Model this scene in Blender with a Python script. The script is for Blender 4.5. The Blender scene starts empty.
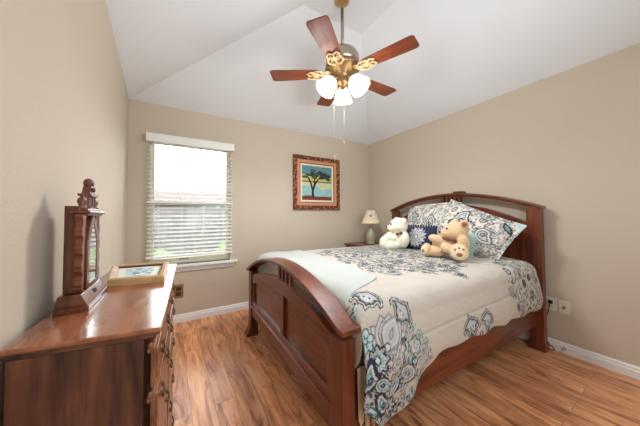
import bpy, bmesh, math, random
import numpy as np
from mathutils import Matrix, Vector, noise
random.seed(7)
SC = bpy.context.scene
COL = SC.collection
PI = math.pi

# ------------------------------------------------------------------ camera
YAW, PITCH, ROLL = .563, .0289, -.0057
FPX, PX, PY, CAMH = 239.6962, 320.0, 208.3572, 1.1952
_F0 = Vector((math.sin(YAW), math.cos(YAW), 0)); _R0 = Vector((math.cos(YAW), -math.sin(YAW), 0)); _U0 = Vector((0, 0, 1))
_F = _F0*math.cos(PITCH)+_U0*math.sin(PITCH); _U1 = _U0*math.cos(PITCH)-_F0*math.sin(PITCH)
_R = _R0*math.cos(ROLL)+_U1*math.sin(ROLL); _U = _U1*math.cos(ROLL)-_R0*math.sin(ROLL)
cd = bpy.data.cameras.new('camera'); cam = bpy.data.objects.new('camera', cd); COL.objects.link(cam)
cam.matrix_world = Matrix(((_R.x, _U.x, -_F.x, 0), (_R.y, _U.y, -_F.y, 0), (_R.z, _U.z, -_F.z, CAMH), (0, 0, 0, 1)))
cd.sensor_fit = 'HORIZONTAL'; cd.sensor_width = 36; cd.lens = FPX/640*36
cd.shift_y = (PY-213)/640; cd.clip_start = .05; cd.clip_end = 200
SC.camera = cam

# ------------------------------------------------------------------ world, lights, exposure
SC.view_settings.view_transform = 'Standard'; SC.view_settings.look = 'None'
SC.view_settings.gamma = 1; SC.view_settings.use_curve_mapping = False
SC.view_settings.exposure = 0.08
try:
    SC.cycles.use_denoising = True; SC.cycles.max_bounces = 8; SC.cycles.diffuse_bounces = 5; SC.cycles.sample_clamp_indirect = 6
except Exception: pass
wd = bpy.data.worlds.new('world'); SC.world = wd; wd.use_nodes = True
wd.node_tree.nodes['Background'].inputs[0].default_value = (.95, .975, 1, 1)
wd.node_tree.nodes['Background'].inputs[1].default_value = 10
def area_light(name, loc, target, sx, sy, power, col=(1, 1, 1), portal=False, spread=180):
    l = bpy.data.lights.new(name, 'AREA'); l.shape = 'RECTANGLE'; l.size = sx; l.size_y = sy; l.energy = power; l.color = col
    o = bpy.data.objects.new(name, l); COL.objects.link(o); o.location = loc
    o.rotation_euler = (Vector(target)-Vector(loc)).to_track_quat('-Z', 'Y').to_euler()
    l.spread = math.radians(spread)
    if portal: l.cycles.is_portal = True
    return o
area_light('room_fill', (1.2, -.45, 1.5), (1.5, 3.0, 1.0), 2.0, 1.3, 26, (.82, .93, 1))  # added fill behind the camera to brighten the room, no real lamp there
area_light('ceiling_fill', (1.1, -.25, 1.7), (1.2, 2.2, 2.9), 1.2, .7, 6.5, (.82, .92, 1), spread=120)  # second added fill, out of view, lifts the back of the ceiling

# ------------------------------------------------------------------ helpers
def lin(r, g, b):
    f = lambda c: (c/255/12.92) if c/255 <= .04045 else ((c/255+.055)/1.055)**2.4
    return (f(r), f(g), f(b), 1)
MATS = {}
def newmat(name):
    m = bpy.data.materials.new(name); m.use_nodes = True
    return m, m.node_tree, m.node_tree.nodes['Principled BSDF']
def plain(name, c, rough=.5, metal=0, spec=.5, var=.06, vscale=6, bump=0, bscale=80, alpha=None, sheen=0, trans=0, emit=None, es=0):
    if name in MATS: return MATS[name]
    m, nt, b = newmat(name); L = nt.links.new
    tc = nt.nodes.new('ShaderNodeTexCoord'); n = nt.nodes.new('ShaderNodeTexNoise'); n.inputs['Scale'].default_value = vscale; n.inputs['Detail'].default_value = 4
    L(tc.outputs['Object'], n.inputs['Vector'])
    r = nt.nodes.new('ShaderNodeValToRGB'); c = lin(*c)
    r.color_ramp.elements[0].position = .3; r.color_ramp.elements[1].position = .7
    r.color_ramp.elements[0].color = tuple(v*(1-var) for v in c[:3])+(1,); r.color_ramp.elements[1].color = tuple(min(1, v*(1+var)) for v in c[:3])+(1,)
    L(n.outputs['Fac'], r.inputs['Fac']); L(r.outputs['Color'], b.inputs['Base Color'])
    b.inputs['Roughness'].default_value = rough; b.inputs['Metallic'].default_value = metal; b.inputs['Specular IOR Level'].default_value = spec
    if sheen: b.inputs['Sheen Weight'].default_value = sheen
    if trans: b.inputs['Transmission Weight'].default_value = trans
    if emit: b.inputs['Emission Color'].default_value = lin(*emit); b.inputs['Emission Strength'].default_value = es
    if bump:
        n2 = nt.nodes.new('ShaderNodeTexNoise'); n2.inputs['Scale'].default_value = bscale; n2.inputs['Detail'].default_value = 3
        bp = nt.nodes.new('ShaderNodeBump'); bp.inputs['Strength'].default_value = bump; bp.inputs['Distance'].default_value = .01
        L(tc.outputs['Object'], n2.inputs['Vector']); L(n2.outputs['Fac'], bp.inputs['Height']); L(bp.outputs['Normal'], b.inputs['Normal'])
    MATS[name] = m; return m
def wood(name, dark, light, axis='z', rough=.35, scale=9, stretch=.07, coat=.15):
    key = name+axis
    if key in MATS: return MATS[key]
    m, nt, b = newmat(key); L = nt.links.new
    tc = nt.nodes.new('ShaderNodeTexCoord'); mp = nt.nodes.new('ShaderNodeMapping')
    s = [scale]*3; s['xyz'.index(axis)] = scale*stretch; mp.inputs['Scale'].default_value = s
    n = nt.nodes.new('ShaderNodeTexNoise'); n.inputs['Scale'].default_value = 2.2; n.inputs['Detail'].default_value = 7; n.inputs['Distortion'].default_value = .6
    n2 = nt.nodes.new('ShaderNodeTexNoise'); n2.inputs['Scale'].default_value = 14; n2.inputs['Detail'].default_value = 4
    mx = nt.nodes.new('ShaderNodeMath'); mx.operation = 'MULTIPLY_ADD'; mx.inputs[1].default_value = .35; 
    L(tc.outputs['Object'], mp.inputs['Vector']); L(mp.outputs['Vector'], n.inputs['Vector']); L(mp.outputs['Vector'], n2.inputs['Vector'])
    L(n2.outputs['Fac'], mx.inputs[0]); L(n.outputs['Fac'], mx.inputs[2])
    r = nt.nodes.new('ShaderNodeValToRGB'); r.color_ramp.elements[0].position = .5; r.color_ramp.elements[1].position = .86
    r.color_ramp.elements[0].color = lin(*dark); r.color_ramp.elements[1].color = lin(*light)
    L(mx.outputs[0], r.inputs['Fac']); L(r.outputs['Color'], b.inputs['Base Color'])
    b.inputs['Roughness'].default_value = rough; b.inputs['Coat Weight'].default_value = coat; b.inputs['Coat Roughness'].default_value = .12
    MATS[key] = m; return m
def vcolmat(name, rough=.85, sheen=.2):
    m, nt, b = newmat(name); a = nt.nodes.new('ShaderNodeVertexColor'); a.layer_name = 'pattern'
    n = nt.nodes.new('ShaderNodeTexNoise'); n.inputs['Scale'].default_value = 400; bp = nt.nodes.new('ShaderNodeBump'); bp.inputs['Strength'].default_value = .15; bp.inputs['Distance'].default_value = .002
    tc = nt.nodes.new('ShaderNodeTexCoord'); nt.links.new(tc.outputs['Object'], n.inputs['Vector']); nt.links.new(n.outputs['Fac'], bp.inputs['Height']); n3 = nt.nodes.new('ShaderNodeTexNoise'); n3.inputs['Scale'].default_value = 9; n3.inputs['Detail'].default_value = 3; n3.inputs['Distortion'].default_value = 1.5; b3 = nt.nodes.new('ShaderNodeBump'); b3.inputs['Strength'].default_value = .35; b3.inputs['Distance'].default_value = .03
    nt.links.new(tc.outputs['Object'], n3.inputs['Vector']); nt.links.new(n3.outputs['Fac'], b3.inputs['Height']); nt.links.new(bp.outputs['Normal'], b3.inputs['Normal']); nt.links.new(b3.outputs['Normal'], b.inputs['Normal'])
    nt.links.new(a.outputs['Color'], b.inputs['Base Color']); b.inputs['Roughness'].default_value = rough; b.inputs['Sheen Weight'].default_value = sheen
    b.inputs['Specular IOR Level'].default_value = .2
    return m

def B(): return bmesh.new()
def link(name, me, mat, parent=None, smooth=False, bevel=0, bseg=2):
    o = bpy.data.objects.new(name, me); COL.objects.link(o)
    for mm in (mat if isinstance(mat, (list, tuple)) else [mat]): me.materials.append(mm)
    if smooth: me.polygons.foreach_set('use_smooth', [True]*len(me.polygons))
    if bevel:
        md = o.modifiers.new('bevel', 'BEVEL'); md.width = bevel; md.segments = bseg; md.limit_method = 'ANGLE'; md.angle_limit = .6
        md.harden_normals = False
    if parent: o.parent = parent
    return o
def obj(name, bm, mat, parent=None, smooth=False, bevel=0, loc=None, rot=None):
    bmesh.ops.recalc_face_normals(bm, faces=bm.faces)
    me = bpy.data.meshes.new(name); bm.to_mesh(me); bm.free()
    o = link(name, me, mat, parent, smooth, bevel)
    if smooth == 'auto':
        pass
    if loc: o.location = loc
    if rot: o.rotation_euler = rot
    return o
def tag(o, label=None, cat=None, group=None, kind=None):
    if label: o['label'] = label
    if cat: o['category'] = cat
    if group: o['group'] = group
    if kind: o['kind'] = kind
    return o
def thing(name, label, cat, loc=(0, 0, 0), rz=0, group=None):
    o = bpy.data.objects.new(name, None); COL.objects.link(o); o.empty_display_size = .1
    o.location = loc; o.rotation_euler = (0, 0, rz); return tag(o, label, cat, group)
def hexa(bm, p, mi=0):   # 8 points: bottom 0-3, top 4-7
    v = [bm.verts.new(q) for q in p]
    for f in ((3, 2, 1, 0), (4, 5, 6, 7), (0, 1, 5, 4), (1, 2, 6, 5), (2, 3, 7, 6), (3, 0, 4, 7)):
        bm.faces.new([v[i] for i in f]).material_index = mi
def box(bm, x0, x1, y0, y1, z0, z1, M=None, mi=0):
    p = [Vector(q) for q in ((x0, y0, z0), (x1, y0, z0), (x1, y1, z0), (x0, y1, z0), (x0, y0, z1), (x1, y0, z1), (x1, y1, z1), (x0, y1, z1))]
    if M is not None: p = [M @ q for q in p]
    hexa(bm, p, mi)
def prism(bm, poly, h0, h1, f, mi=0):
    """extrude a 2D polygon; f(a,b,h) -> 3D"""
    a = [bm.verts.new(f(u, v, h0)) for u, v in poly]; b = [bm.verts.new(f(u, v, h1)) for u, v in poly]; n = len(poly)
    bm.faces.new(a[::-1]).material_index = mi; bm.faces.new(b).material_index = mi
    for i in range(n): bm.faces.new((a[i], a[(i+1) % n], b[(i+1) % n], b[i])).material_index = mi
def strip(bm, us, lo, hi, h0, h1, f):
    """slab between curves lo(u), hi(u), from depth h0 to h1; quads only"""
    rows = [[bm.verts.new(f(u, z, h)) for u, z, h in ((u, lo(u), h0), (u, hi(u), h0), (u, hi(u), h1), (u, lo(u), h1))] for u in us]
    for a, b in zip(rows, rows[1:]):
        for i in range(4): bm.faces.new((a[i], a[(i+1) % 4], b[(i+1) % 4], b[i]))
    bm.faces.new(rows[0][::-1]); bm.faces.new(rows[-1])
def tube(bm, pts, r, seg=8, cap=True):
    pts = [Vector(p) for p in pts]; rr = r if isinstance(r, (list, tuple)) else [r]*len(pts); rings = []
    up = Vector((0, 0, 1))
    for i, p in enumerate(pts):
        t = (pts[min(i+1, len(pts)-1)]-pts[max(i-1, 0)]).normalized()
        a = t.cross(up)
        if a.length < 1e-3: a = t.cross(Vector((1, 0, 0)))
        a.normalize(); b = t.cross(a); 
        rings.append([bm.verts.new(p+(a*math.cos(k*2*PI/seg)+b*math.sin(k*2*PI/seg))*rr[i]) for k in range(seg)])
    for A, Bq in zip(rings, rings[1:]):
        for k in range(seg): bm.faces.new((A[k], A[(k+1) % seg], Bq[(k+1) % seg], Bq[k]))
    if cap: bm.faces.new(rings[0][::-1]); bm.faces.new(rings[-1])
def lathe(bm, prof, seg=24, M=None, cap=True):
    rings = []
    for r, z in prof:
        q = [Vector((r*math.cos(k*2*PI/seg), r*math.sin(k*2*PI/seg), z)) for k in range(seg)]
        if M is not None: q = [M @ p for p in q]
        rings.append([bm.verts.new(p) for p in q])
    for A, Bq in zip(rings, rings[1:]):
        for k in range(seg): bm.faces.new((A[k], A[(k+1) % seg], Bq[(k+1) % seg], Bq[k]))
    if cap: bm.faces.new(rings[0][::-1]); bm.faces.new(rings[-1])
def ell(bm, c, r, rot=None, sub=2, M=None):
    m = Matrix.Translation(c)
    if rot: 
        from mathutils import Euler
        m = m @ Euler(rot).to_matrix().to_4x4()
    m = m @ Matrix.Diagonal((r[0], r[1], r[2], 1))
    if M is not None: m = M @ m
    bmesh.ops.create_icosphere(bm, subdivisions=sub, radius=1, matrix=m)
def T(x, y, z): return Matrix.Translation((x, y, z))
def lerp(a, b, t): return a+(b-a)*t
def linspace(a, b, n): return [a+(b-a)*i/(n-1) for i in range(n)]

# ------------------------------------------------------------------ room shell
HC, HF, INS = 2.434, 3.05, 1.3
BL = Vector((-.3681, 3.1791, 0)); BR = Vector((2.9798, 3.0934, 0))
ANG_B = math.atan2(BR.y-BL.y, BR.x-BL.x)
la = Vector((.0349, -1, 0)); ra = Vector((-.035, -1, 0))
YF = -.5
FL = BL+la*(BL.y-YF); FR = BR+ra*(BR.y-YF)
ANG_R = math.atan2(ra.y, ra.x)
def bw(u, off, z): # back wall point
    c, s = math.cos(ANG_B), math.sin(ANG_B); return Vector((BL.x+c*u+s*off, BL.y+s*u-c*off, z))
def rw(u, off, z):
    c, s = math.cos(ANG_R), math.sin(ANG_R); return Vector((BR.x+c*u+s*off, BR.y+s*u-c*off, z))
WB = (BR-BL).length

wallm = plain('wall_paint', (203, 189, 170), .75, spec=.25, var=.015, vscale=3, bump=.12, bscale=120)
ceilm = plain('ceiling_paint', (236, 238, 242), .85, spec=.2, var=.01, vscale=3, bump=.15, bscale=90)
trimm = plain('trim_white', (238, 238, 236), .35, var=.01)
def struct(name, bm, mat, bevel=0, smooth=False, loc=None, rot=None):
    return tag(obj(name, bm, mat, None, smooth, bevel, loc, rot), kind='structure')
# window opening in back wall
WU0, WU1, WZ0, WZ1 = .188, 1.022, .648, 2.05
bm = B()
M = Matrix.Translation(BL) @ Matrix.Rotation(ANG_B, 4, 'Z')
for x0, x1, z0, z1 in ((-.12, WU0, 0, HC), (WU1, WB+.12, 0, HC), (WU0, WU1, 0, WZ0), (WU0, WU1, WZ1, HC)): box(bm, x0, x1, 0, .12, z0, z1, M)
struct('wall_back', bm, wallm)
def wall_slab(name, A, Bp, out):
    bm = B(); n = Vector((out[0], out[1], 0)).normalized()*.12
    p = [A, Bp, Bp+n, A+n]
    hexa(bm, [Vector(q) for q in p]+[Vector(q)+Vector((0, 0, HC)) for q in p]); struct(name, bm, wallm)
wall_slab('wall_left', FL, BL, (-1, -.035)); wall_slab('wall_right', BR, FR, (1, -.035)); wall_slab('wall_front', FL, FR, (0, -1))
# vaulted (hipped) ceiling
bm = B()
base = [FL+Vector((-.12, -.12, 0)), FR+Vector((.12, -.12, 0)), BR+Vector((.12, .12, 0)), BL+Vector((-.12, .12, 0))]
inner = [Vector((.96, YF+INS, 0)), Vector((1.63, YF+INS, 0)), Vector((1.655, 1.805, 0)), Vector((.985, 1.815, 0))]
for dz, flip in ((0, False), (.1, True)):
    a = [bm.verts.new((p.x, p.y, HC+dz)) for p in (FL, FR, BR, BL)]; b = [bm.verts.new((p.x, p.y, HF+dz)) for p in inner]
    o_ = [bm.verts.new((p.x, p.y, HC+dz)) for p in base]
    bm.faces.new(b)
    for i in range(4):
        j = (i+1) % 4; bm.faces.new((a[i], a[j], b[j], b[i])); bm.faces.new((o_[i], o_[j], a[j], a[i]))
    if not flip: lowo = o_
    else:
        for i in range(4): j = (i+1) % 4; bm.faces.new((lowo[i], lowo[j], o_[j], o_[i]))
struct('ceiling', bm, ceilm)

# floor: laminate planks running away from the camera
m, nt, b = newmat('laminate'); L = nt.links.new
tc = nt.nodes.new('ShaderNodeTexCoord'); mp = nt.nodes.new('ShaderNodeMapping'); mp.inputs['Rotation'].default_value = (0, 0, PI/2)
br = nt.nodes.new('ShaderNodeTexBrick'); br.inputs['Scale'].default_value = 1; br.inputs['Brick Width'].default_value = 1.22; br.inputs['Row Height'].default_value = .13
br.inputs['Mortar Size'].default_value = .0012; br.inputs['Color1'].default_value = (.25, .25, .25, 1); br.inputs['Color2'].default_value = (.75, .75, .75, 1); br.inputs['Mortar'].default_value = (0, 0, 0, 1); br.offset = .37
L(tc.outputs['Object'], mp.inputs['Vector']); L(mp.outputs['Vector'], br.inputs['Vector'])
mp2 = nt.nodes.new('ShaderNodeMapping'); mp2.inputs['Scale'].default_value = (8, 1.2, 1); L(tc.outputs['Object'], mp2.inputs['Vector'])
addv = nt.nodes.new('ShaderNodeVectorMath'); addv.operation = 'MULTIPLY_ADD'; addv.inputs[1].default_value = (7, 13, 5)
L(br.outputs['Color'], addv.inputs[0]); L(mp2.outputs['Vector'], addv.inputs[2])
n1 = nt.nodes.new('ShaderNodeTexNoise'); n1.inputs['Scale'].default_value = 1.6; n1.inputs['Detail'].default_value = 8; n1.inputs['Roughness'].default_value = .62; n1.inputs['Distortion'].default_value = 2.0
L(addv.outputs[0], n1.inputs['Vector'])
rp = nt.nodes.new('ShaderNodeValToRGB'); E_ = rp.color_ramp.elements
E_[0].position = .33; E_[0].color = lin(132, 78, 52); E_[1].position = .72; E_[1].color = lin(252, 196, 146)
e = E_.new(.42); e.color = lin(200, 132, 90); e = E_.new(.55); e.color = lin(230, 165, 118)
L(n1.outputs['Fac'], rp.inputs['Fac'])
hs = nt.nodes.new('ShaderNodeHueSaturation'); mr = nt.nodes.new('ShaderNodeMapRange'); mr.inputs['From Min'].default_value = .2; mr.inputs['From Max'].default_value = .8; mr.inputs['To Min'].default_value = .86; mr.inputs['To Max'].default_value = 1.12
L(br.outputs['Color'], mr.inputs['Value']); L(mr.outputs['Result'], hs.inputs['Value']); L(rp.outputs['Color'], hs.inputs['Color'])
mxm = nt.nodes.new('ShaderNodeMix'); mxm.data_type = 'RGBA'; mxm.inputs['B'].default_value = lin(60, 38, 28)
mf = nt.nodes.new('ShaderNodeMath'); mf.operation = 'MULTIPLY'; mf.inputs[1].default_value = .6
L(br.outputs['Fac'], mf.inputs[0]); L(mf.outputs[0], mxm.inputs['Factor']); L(hs.outputs['Color'], mxm.inputs['A']); L(mxm.outputs['Result'], b.inputs['Base Color'])
b.inputs['Roughness'].default_value = .33; b.inputs['Specular IOR Level'].default_value = .5
bp = nt.nodes.new('ShaderNodeBump'); bp.inputs['Strength'].default_value = .12; bp.inputs['Distance'].default_value = .004; L(n1.outputs['Fac'], bp.inputs['Height']); L(bp.outputs['Normal'], b.inputs['Normal'])
floorm = m
bm = B(); p = [q for q in base]; hexa(bm, [Vector((q.x, q.y, -.1)) for q in p]+[Vector((q.x, q.y, 0)) for q in p]); struct('floor', bm, floorm)

# baseboards
def baseboard(name, A, Bp, inward):
    bm = B(); d = (Bp-A).normalized(); n = Vector(inward).normalized()
    prof = [(0, 0), (.016, 0), (.016, .055), (.011, .062), (.011, .076), (.004, .088), (0, .088)]
    prism(bm, prof, 0, (Bp-A).length, lambda a, z, h: A+d*h+n*a+Vector((0, 0, z))); struct(name, bm, trimm)
nb = Vector((math.sin(ANG_B), -math.cos(ANG_B), 0)); nr = Vector((math.sin(ANG_R), -math.cos(ANG_R), 0))
baseboard('baseboard_back', BL, BR, nb); baseboard('baseboard_right', BR, FR, nr); baseboard('baseboard_left', FL, BL, (1, .035, 0))

# ------------------------------------------------------------------ window_1, sill, outside
glassm = bpy.data.materials.new('window_glass'); glassm.use_nodes = True; nt = glassm.node_tree; nt.nodes.clear()
o_ = nt.nodes.new('ShaderNodeOutputMaterial'); tr = nt.nodes.new('ShaderNodeBsdfTransparent'); gl = nt.nodes.new('ShaderNodeBsdfGlossy'); gl.inputs['Roughness'].default_value = .02
lw = nt.nodes.new('ShaderNodeFresnel'); lw.inputs['IOR'].default_value = 1.45; mx = nt.nodes.new('ShaderNodeMixShader'); tr.inputs[0].default_value = (.97, .98, .98, 1)
nt.links.new(lw.outputs[0], mx.inputs[0]); nt.links.new(tr.outputs[0], mx.inputs[1]); nt.links.new(gl.outputs[0], mx.inputs[2]); nt.links.new(mx.outputs[0], o_.inputs[0])
vinyl = plain('vinyl_white', (240, 240, 234), .4, var=.01)
cream = plain('sash_cream', (236, 230, 208), .45, var=.01)
bm = B()
def ring(bm, u0, u1, z0, z1, w, y0, y1):
    for a in ((u0, u1, z0, z0+w), (u0, u1, z1-w, z1), (u0, u0+w, z0+w, z1-w), (u1-w, u1, z0+w, z1-w)): box(bm, a[0], a[1], y0, y1, a[2], a[3])
ring(bm, WU0, WU1, WZ0, WZ1, .014, .045, .115)
win = struct('window_1', bm, cream, .003, loc=BL, rot=(0, 0, ANG_B))
bm = B(); ring(bm, WU0+.014, WU1-.014, 1.325, WZ1-.014, .024, .085, .11); obj('upper_sash', bm, cream, win, False, .003)
bm = B(); ring(bm, WU0+.014, WU1-.014, WZ0+.014, 1.365, .028, .058, .084); box(bm, WU0+.042, WU1-.042, .058, .084, WZ0+.042, WZ0+.07); ls = obj('lower_sash', bm, cream, win, False, .003)
bm = B(); box(bm, WU0+.036, WU1-.036, .096, .1, 1.345, WZ1-.036); box(bm, WU0+.04, WU1-.04, .07, .074, WZ0+.068, 1.34); obj('glass', bm, glassm, win)
bm = B()
for k in range(9): box(bm, .475+k*.0115, .475+k*.0115+.008, .0565, .0578, WZ0+.04, WZ0+.062-(k % 3)*.004)
obj('sash_sticker', bm, plain('sticker_teal', (104, 160, 156), .5), win)
bm = B(); box(bm, .13, 1.105, -.065, .05, .622, .648); box(bm, .16, 1.075, -.022, 0, .568, .622)
struct('trim_1', bm, trimm, .005, loc=BL, rot=(0, 0, ANG_B))

# window blind
sl_m, nt, b = newmat('blind_slat'); b.inputs['Base Color'].default_value = lin(250, 250, 248); b.inputs['Roughness'].default_value = .45
tl = nt.nodes.new('ShaderNodeBsdfTranslucent'); tl.inputs[0].default_value = lin(240, 240, 232); mx = nt.nodes.new('ShaderNodeMixShader'); mx.inputs[0].default_value = .22
nt.links.new(b.outputs[0], mx.inputs[1]); nt.links.new(tl.outputs[0], mx.inputs[2]); nt.links.new(mx.outputs[0], nt.nodes['Material Output'].inputs[0])
blind = thing('window_blind', 'white horizontal slat blind half tilted open over the window', 'blind', bw(.605, 0, .75), ANG_B)
bm = B(); box(bm, -.447, .447, -.085, -.07, 1.255, 1.335); box(bm, -.447, -.44, -.07, -.002, 1.255, 1.335); box(bm, .44, .447, -.07, -.002, 1.255, 1.335); box(bm, -.447, .447, -.088, -.07, 1.245, 1.258); box(bm, -.447, .447, -.088, -.07, 1.322, 1.335)
obj('valance', bm, vinyl, blind, False, .002)
bm = B(); box(bm, -.42, .42, -.062, -.01, 1.255, 1.305); obj('headrail', bm, vinyl, blind)
bm = B(); z = .045
while z < 1.245:
    Mx = T(0, -.037, z) @ Matrix.Rotation(math.radians(19), 4, 'X'); box(bm, -.432, .432, -.025, .025, -.0014, .0014, Mx); z += .0445
obj('slats', bm, sl_m, blind)
bm = B(); box(bm, -.436, .436, -.064, -.012, .585, .606); obj('middle_rail', bm, vinyl, blind, False, .003)
bm = B(); box(bm, -.434, .434, -.062, -.012, -.012, .014); obj('bottom_rail', bm, vinyl, blind, False, .004)
bm = B()
for u in (-.33, -.11, .11, .33):
    for y in (-.0635, -.0105): tube(bm, [(u, y, 0), (u, y, 1.25)], .0011, 5)
obj('ladder_cord', bm, vinyl, blind)
bm = B(); tube(bm, [(-.37, -.075, 1.24), (-.37, -.078, .72)], .0045, 6); obj('tilt_wand', bm, plain('clear_plastic', (225, 228, 228), .2), blind)

# outside
grassm = plain('lawn', (74, 84, 52), .9, var=.2, vscale=2)
bm = B(); box(bm, -14, 18, 3.3, 30, -.4, -.3); struct('ground', bm, grassm)
fencem = wood('fence_wood', (56, 55, 56), (84, 82, 82), 'z', .8, 6, .1, 0)
fn = thing('garden_fence', 'weathered grey board fence outside beyond the window', 'fence', (0, 8.2, -.3))
bm = B(); x = -6
while x < 6: box(bm, x, x+.135, -.01, .01, 0, 1.75+.02*math.sin(x*9)); x += .145
obj('fence_boards', bm, fencem, fn)
bm = B()
for z in (.3, 1.0, 1.5): box(bm, -6, 6, .01, .05, z, z+.09)
obj('fence_rail', bm, fencem, fn)
for x in (-5.9, -3.5, -1.1, 1.3, 3.7, 5.9):
    bm = B(); box(bm, x-.045, x+.045, -.09, -.01, 0, 1.82); obj('fence_post', bm, fencem, fn)
hs_ = thing('neighbor_house', 'neighbouring house with low pinkish brown roof beyond the fence', 'house', (1.5, 17, -.3))
bm = B(); box(bm, -11, 9, 0, 6, 0, 2.35); obj('wall', bm, plain('brick_pale', (76, 66, 62), .9, var=.15, vscale=3), hs_)
bm = B(); prism(bm, [(-.7, 2.3), (6.7, 2.3), (3, 3.35)], -11.6, 9.6, lambda a, z, h: Vector((h, a, z))); obj('roof', bm, plain('shingle', (66, 50, 46), .9, var=.2, vscale=9), hs_)
for x in (-6.5, -1.5, 3.5):
    bm = B(); box(bm, x, x+1.2, -.05, .02, .9, 2.0); wf_ = obj('window', bm, plain('dark_glass', (50, 56, 60), .1), hs_)
for i, (x, y, r) in enumerate(((-.15, 7.5, .34), (1.6, 7.6, .42))):
    bm = B(); ell(bm, (0, 0, r*.8), (r, r*.9, r), None, 4)
    for v in bm.verts: v.co *= 1+.16*noise.noise(v.co*9)+.1*noise.noise(v.co*25)
    bm.verts.ensure_lookup_table()
    t_ = obj('garden_bush', bm, plain('leaf_green', (84, 108, 56), .9, var=.3, vscale=30), None, False, 0, (x, y, -.31))
    tag(t_, ('smaller green bush at the left foot of the garden fence', 'larger green bush at the right foot of the garden fence')[i], 'bush')

# ------------------------------------------------------------------ bed frame
BEDLOC = Vector((.7107, 1.6746, 0)); BEDRZ = -.0348
MBED = Matrix.Translation(BEDLOC) @ Matrix.Rotation(BEDRZ, 4, 'Z')
def cw(axis): return wood('cherry', (80, 35, 19), (134, 68, 39), axis, .34)
bed = thing('bed', 'cherry wood panel bed with arched headboard and footboard by the right wall', 'bed', BEDLOC, BEDRZ)
fx = lambda u, z, h: Vector((h, u, z))
C0 = -.045
capz = lambda y: .866-.205*((y-C0)/.86)**2 if abs(y) < .82 else (.866-.205*((math.copysign(.82, y)-C0)/.86)**2)
loz = lambda y: .724-.105*((y-C0)/.72)**2
# footboard
bm = B(); ys = linspace(-.72, .72, 33)
strip(bm, ys, lambda y: .27, lambda y: loz(y)-.02, -.006, .01, fx); fb = obj('footboard', bm, cw('y'), bed)
bm = B(); strip(bm, linspace(-.858, .858, 45), lambda y: capz(y)-.026, capz, -.056, .056, fx); obj('cap_rail', bm, cw('y'), fb, False, .005)
bm = B(); strip(bm, ys, lambda y: loz(y)-.088, loz, -.026, .024, fx); obj('arch_rail', bm, cw('y'), fb, False, .003)
bm = B(); box(bm, -.026, .024, -.73, .73, .205, .355); box(bm, -.038, -.02, -.73, .73, .285, .303); obj('bottom_rail', bm, cw('y'), fb, False, .003)
bm = B(); box(bm, -.024, .022, -.105, -.045, .35, .68); obj('stile', bm, cw('z'), fb, False, .002)
for s in (-1, 1):
    bm = B(); box(bm, -.024, .022, s*.70-.022, s*.70+.022, .35, loz(s*.70)-.03); obj('stile', bm, cw('z'), fb, False, .002)
for y in (.02, -.05, -.12, -.19):
    bm = B(); box(bm, -.012, .012, y-.014, y+.014, loz(y)-.01, capz(y)-.03); obj('spindle', bm, cw('z'), fb, False, .002)
for s in (-1, 1):
    bm = B()
    prof = [(-.078, 0), (-.02, 0), (.036, 0), (.036, .1), (.036, capz(.8)-.03), (-.036, capz(.8)-.03), (-.036, .17), (-.04, .1), (-.055, .05), (-.078, .018)]
    prism(bm, prof, s*.775-.05, s*.775+.05, lambda a, z, h: Vector((a, h, z))); obj('post', bm, cw('z'), fb, False, .004)
# headboard
LH = 2.112
hcap = lambda y: 1.442-.178*(y/.868)**2
hpan = lambda y: 1.318-.198*((y)/.75)**2
bm = B(); strip(bm, linspace(-.76, .76, 33), lambda y: .3, lambda y: hpan(y)-.03, LH-.012, LH+.012, fx); hb = obj('headboard', bm, cw('z'), bed)
bm = B(); strip(bm, linspace(-.868, .868, 45), lambda y: hcap(y)-.022, hcap, LH-.058, LH+.058, fx); obj('cap_rail', bm, cw('y'), hb, False, .005)
bm = B(); strip(bm, linspace(-.83, .83, 45), lambda y: hcap(y)-.04, lambda y: hcap(y)-.02, LH-.036, LH+.036, fx); obj('cap_molding', bm, cw('y'), hb, False, .003)
bm = B(); strip(bm, linspace(-.76, .76, 33), lambda y: hpan(y)-.10, hpan, LH-.028, LH+.024, fx); obj('arch_rail', bm, cw('y'), hb, False, .003)
bm = B(); box(bm, LH-.062, LH+.05, -.185, -.095, hcap(-.1)-.004, hcap(-.1)+.018); obj('cap_block', bm, cw('y'), hb, False, .004)
for k in range(5):
    y = .06-k*.05; bm = B(); box(bm, LH-.02, LH+.02, y-.017, y+.017, hpan(y)-.01, hcap(y)-.03); obj('spindle', bm, cw('z'), hb, False, .002)
for s in (-1, 1):
    bm = B(); prof = [(LH-.035, 0), (LH+.035, 0), (LH+.035, hcap(.8)-.035), (LH-.035, hcap(.8)-.035), (LH-.035, .2)]
    prism(bm, prof, s*.805-.052, s*.805+.052, lambda a, z, h: Vector((a, h, z)))
    box(bm, LH-.042, LH+.042, s*.805-.06, s*.805+.06, 0, .075); obj('post', bm, cw('z'), hb, False, .004)
for s in (-1, 1):
    bm = B(); box(bm, .03, LH-.03, s*.79-.014, s*.79+.014, .21, .45); obj('side_rail', bm, cw('x'), bed, False, .003)
bm = B(); box(bm, .06, LH-.06, -.77, .77, .30, .325)
obj('slat_base', bm, cw('y'), bed)

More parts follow.
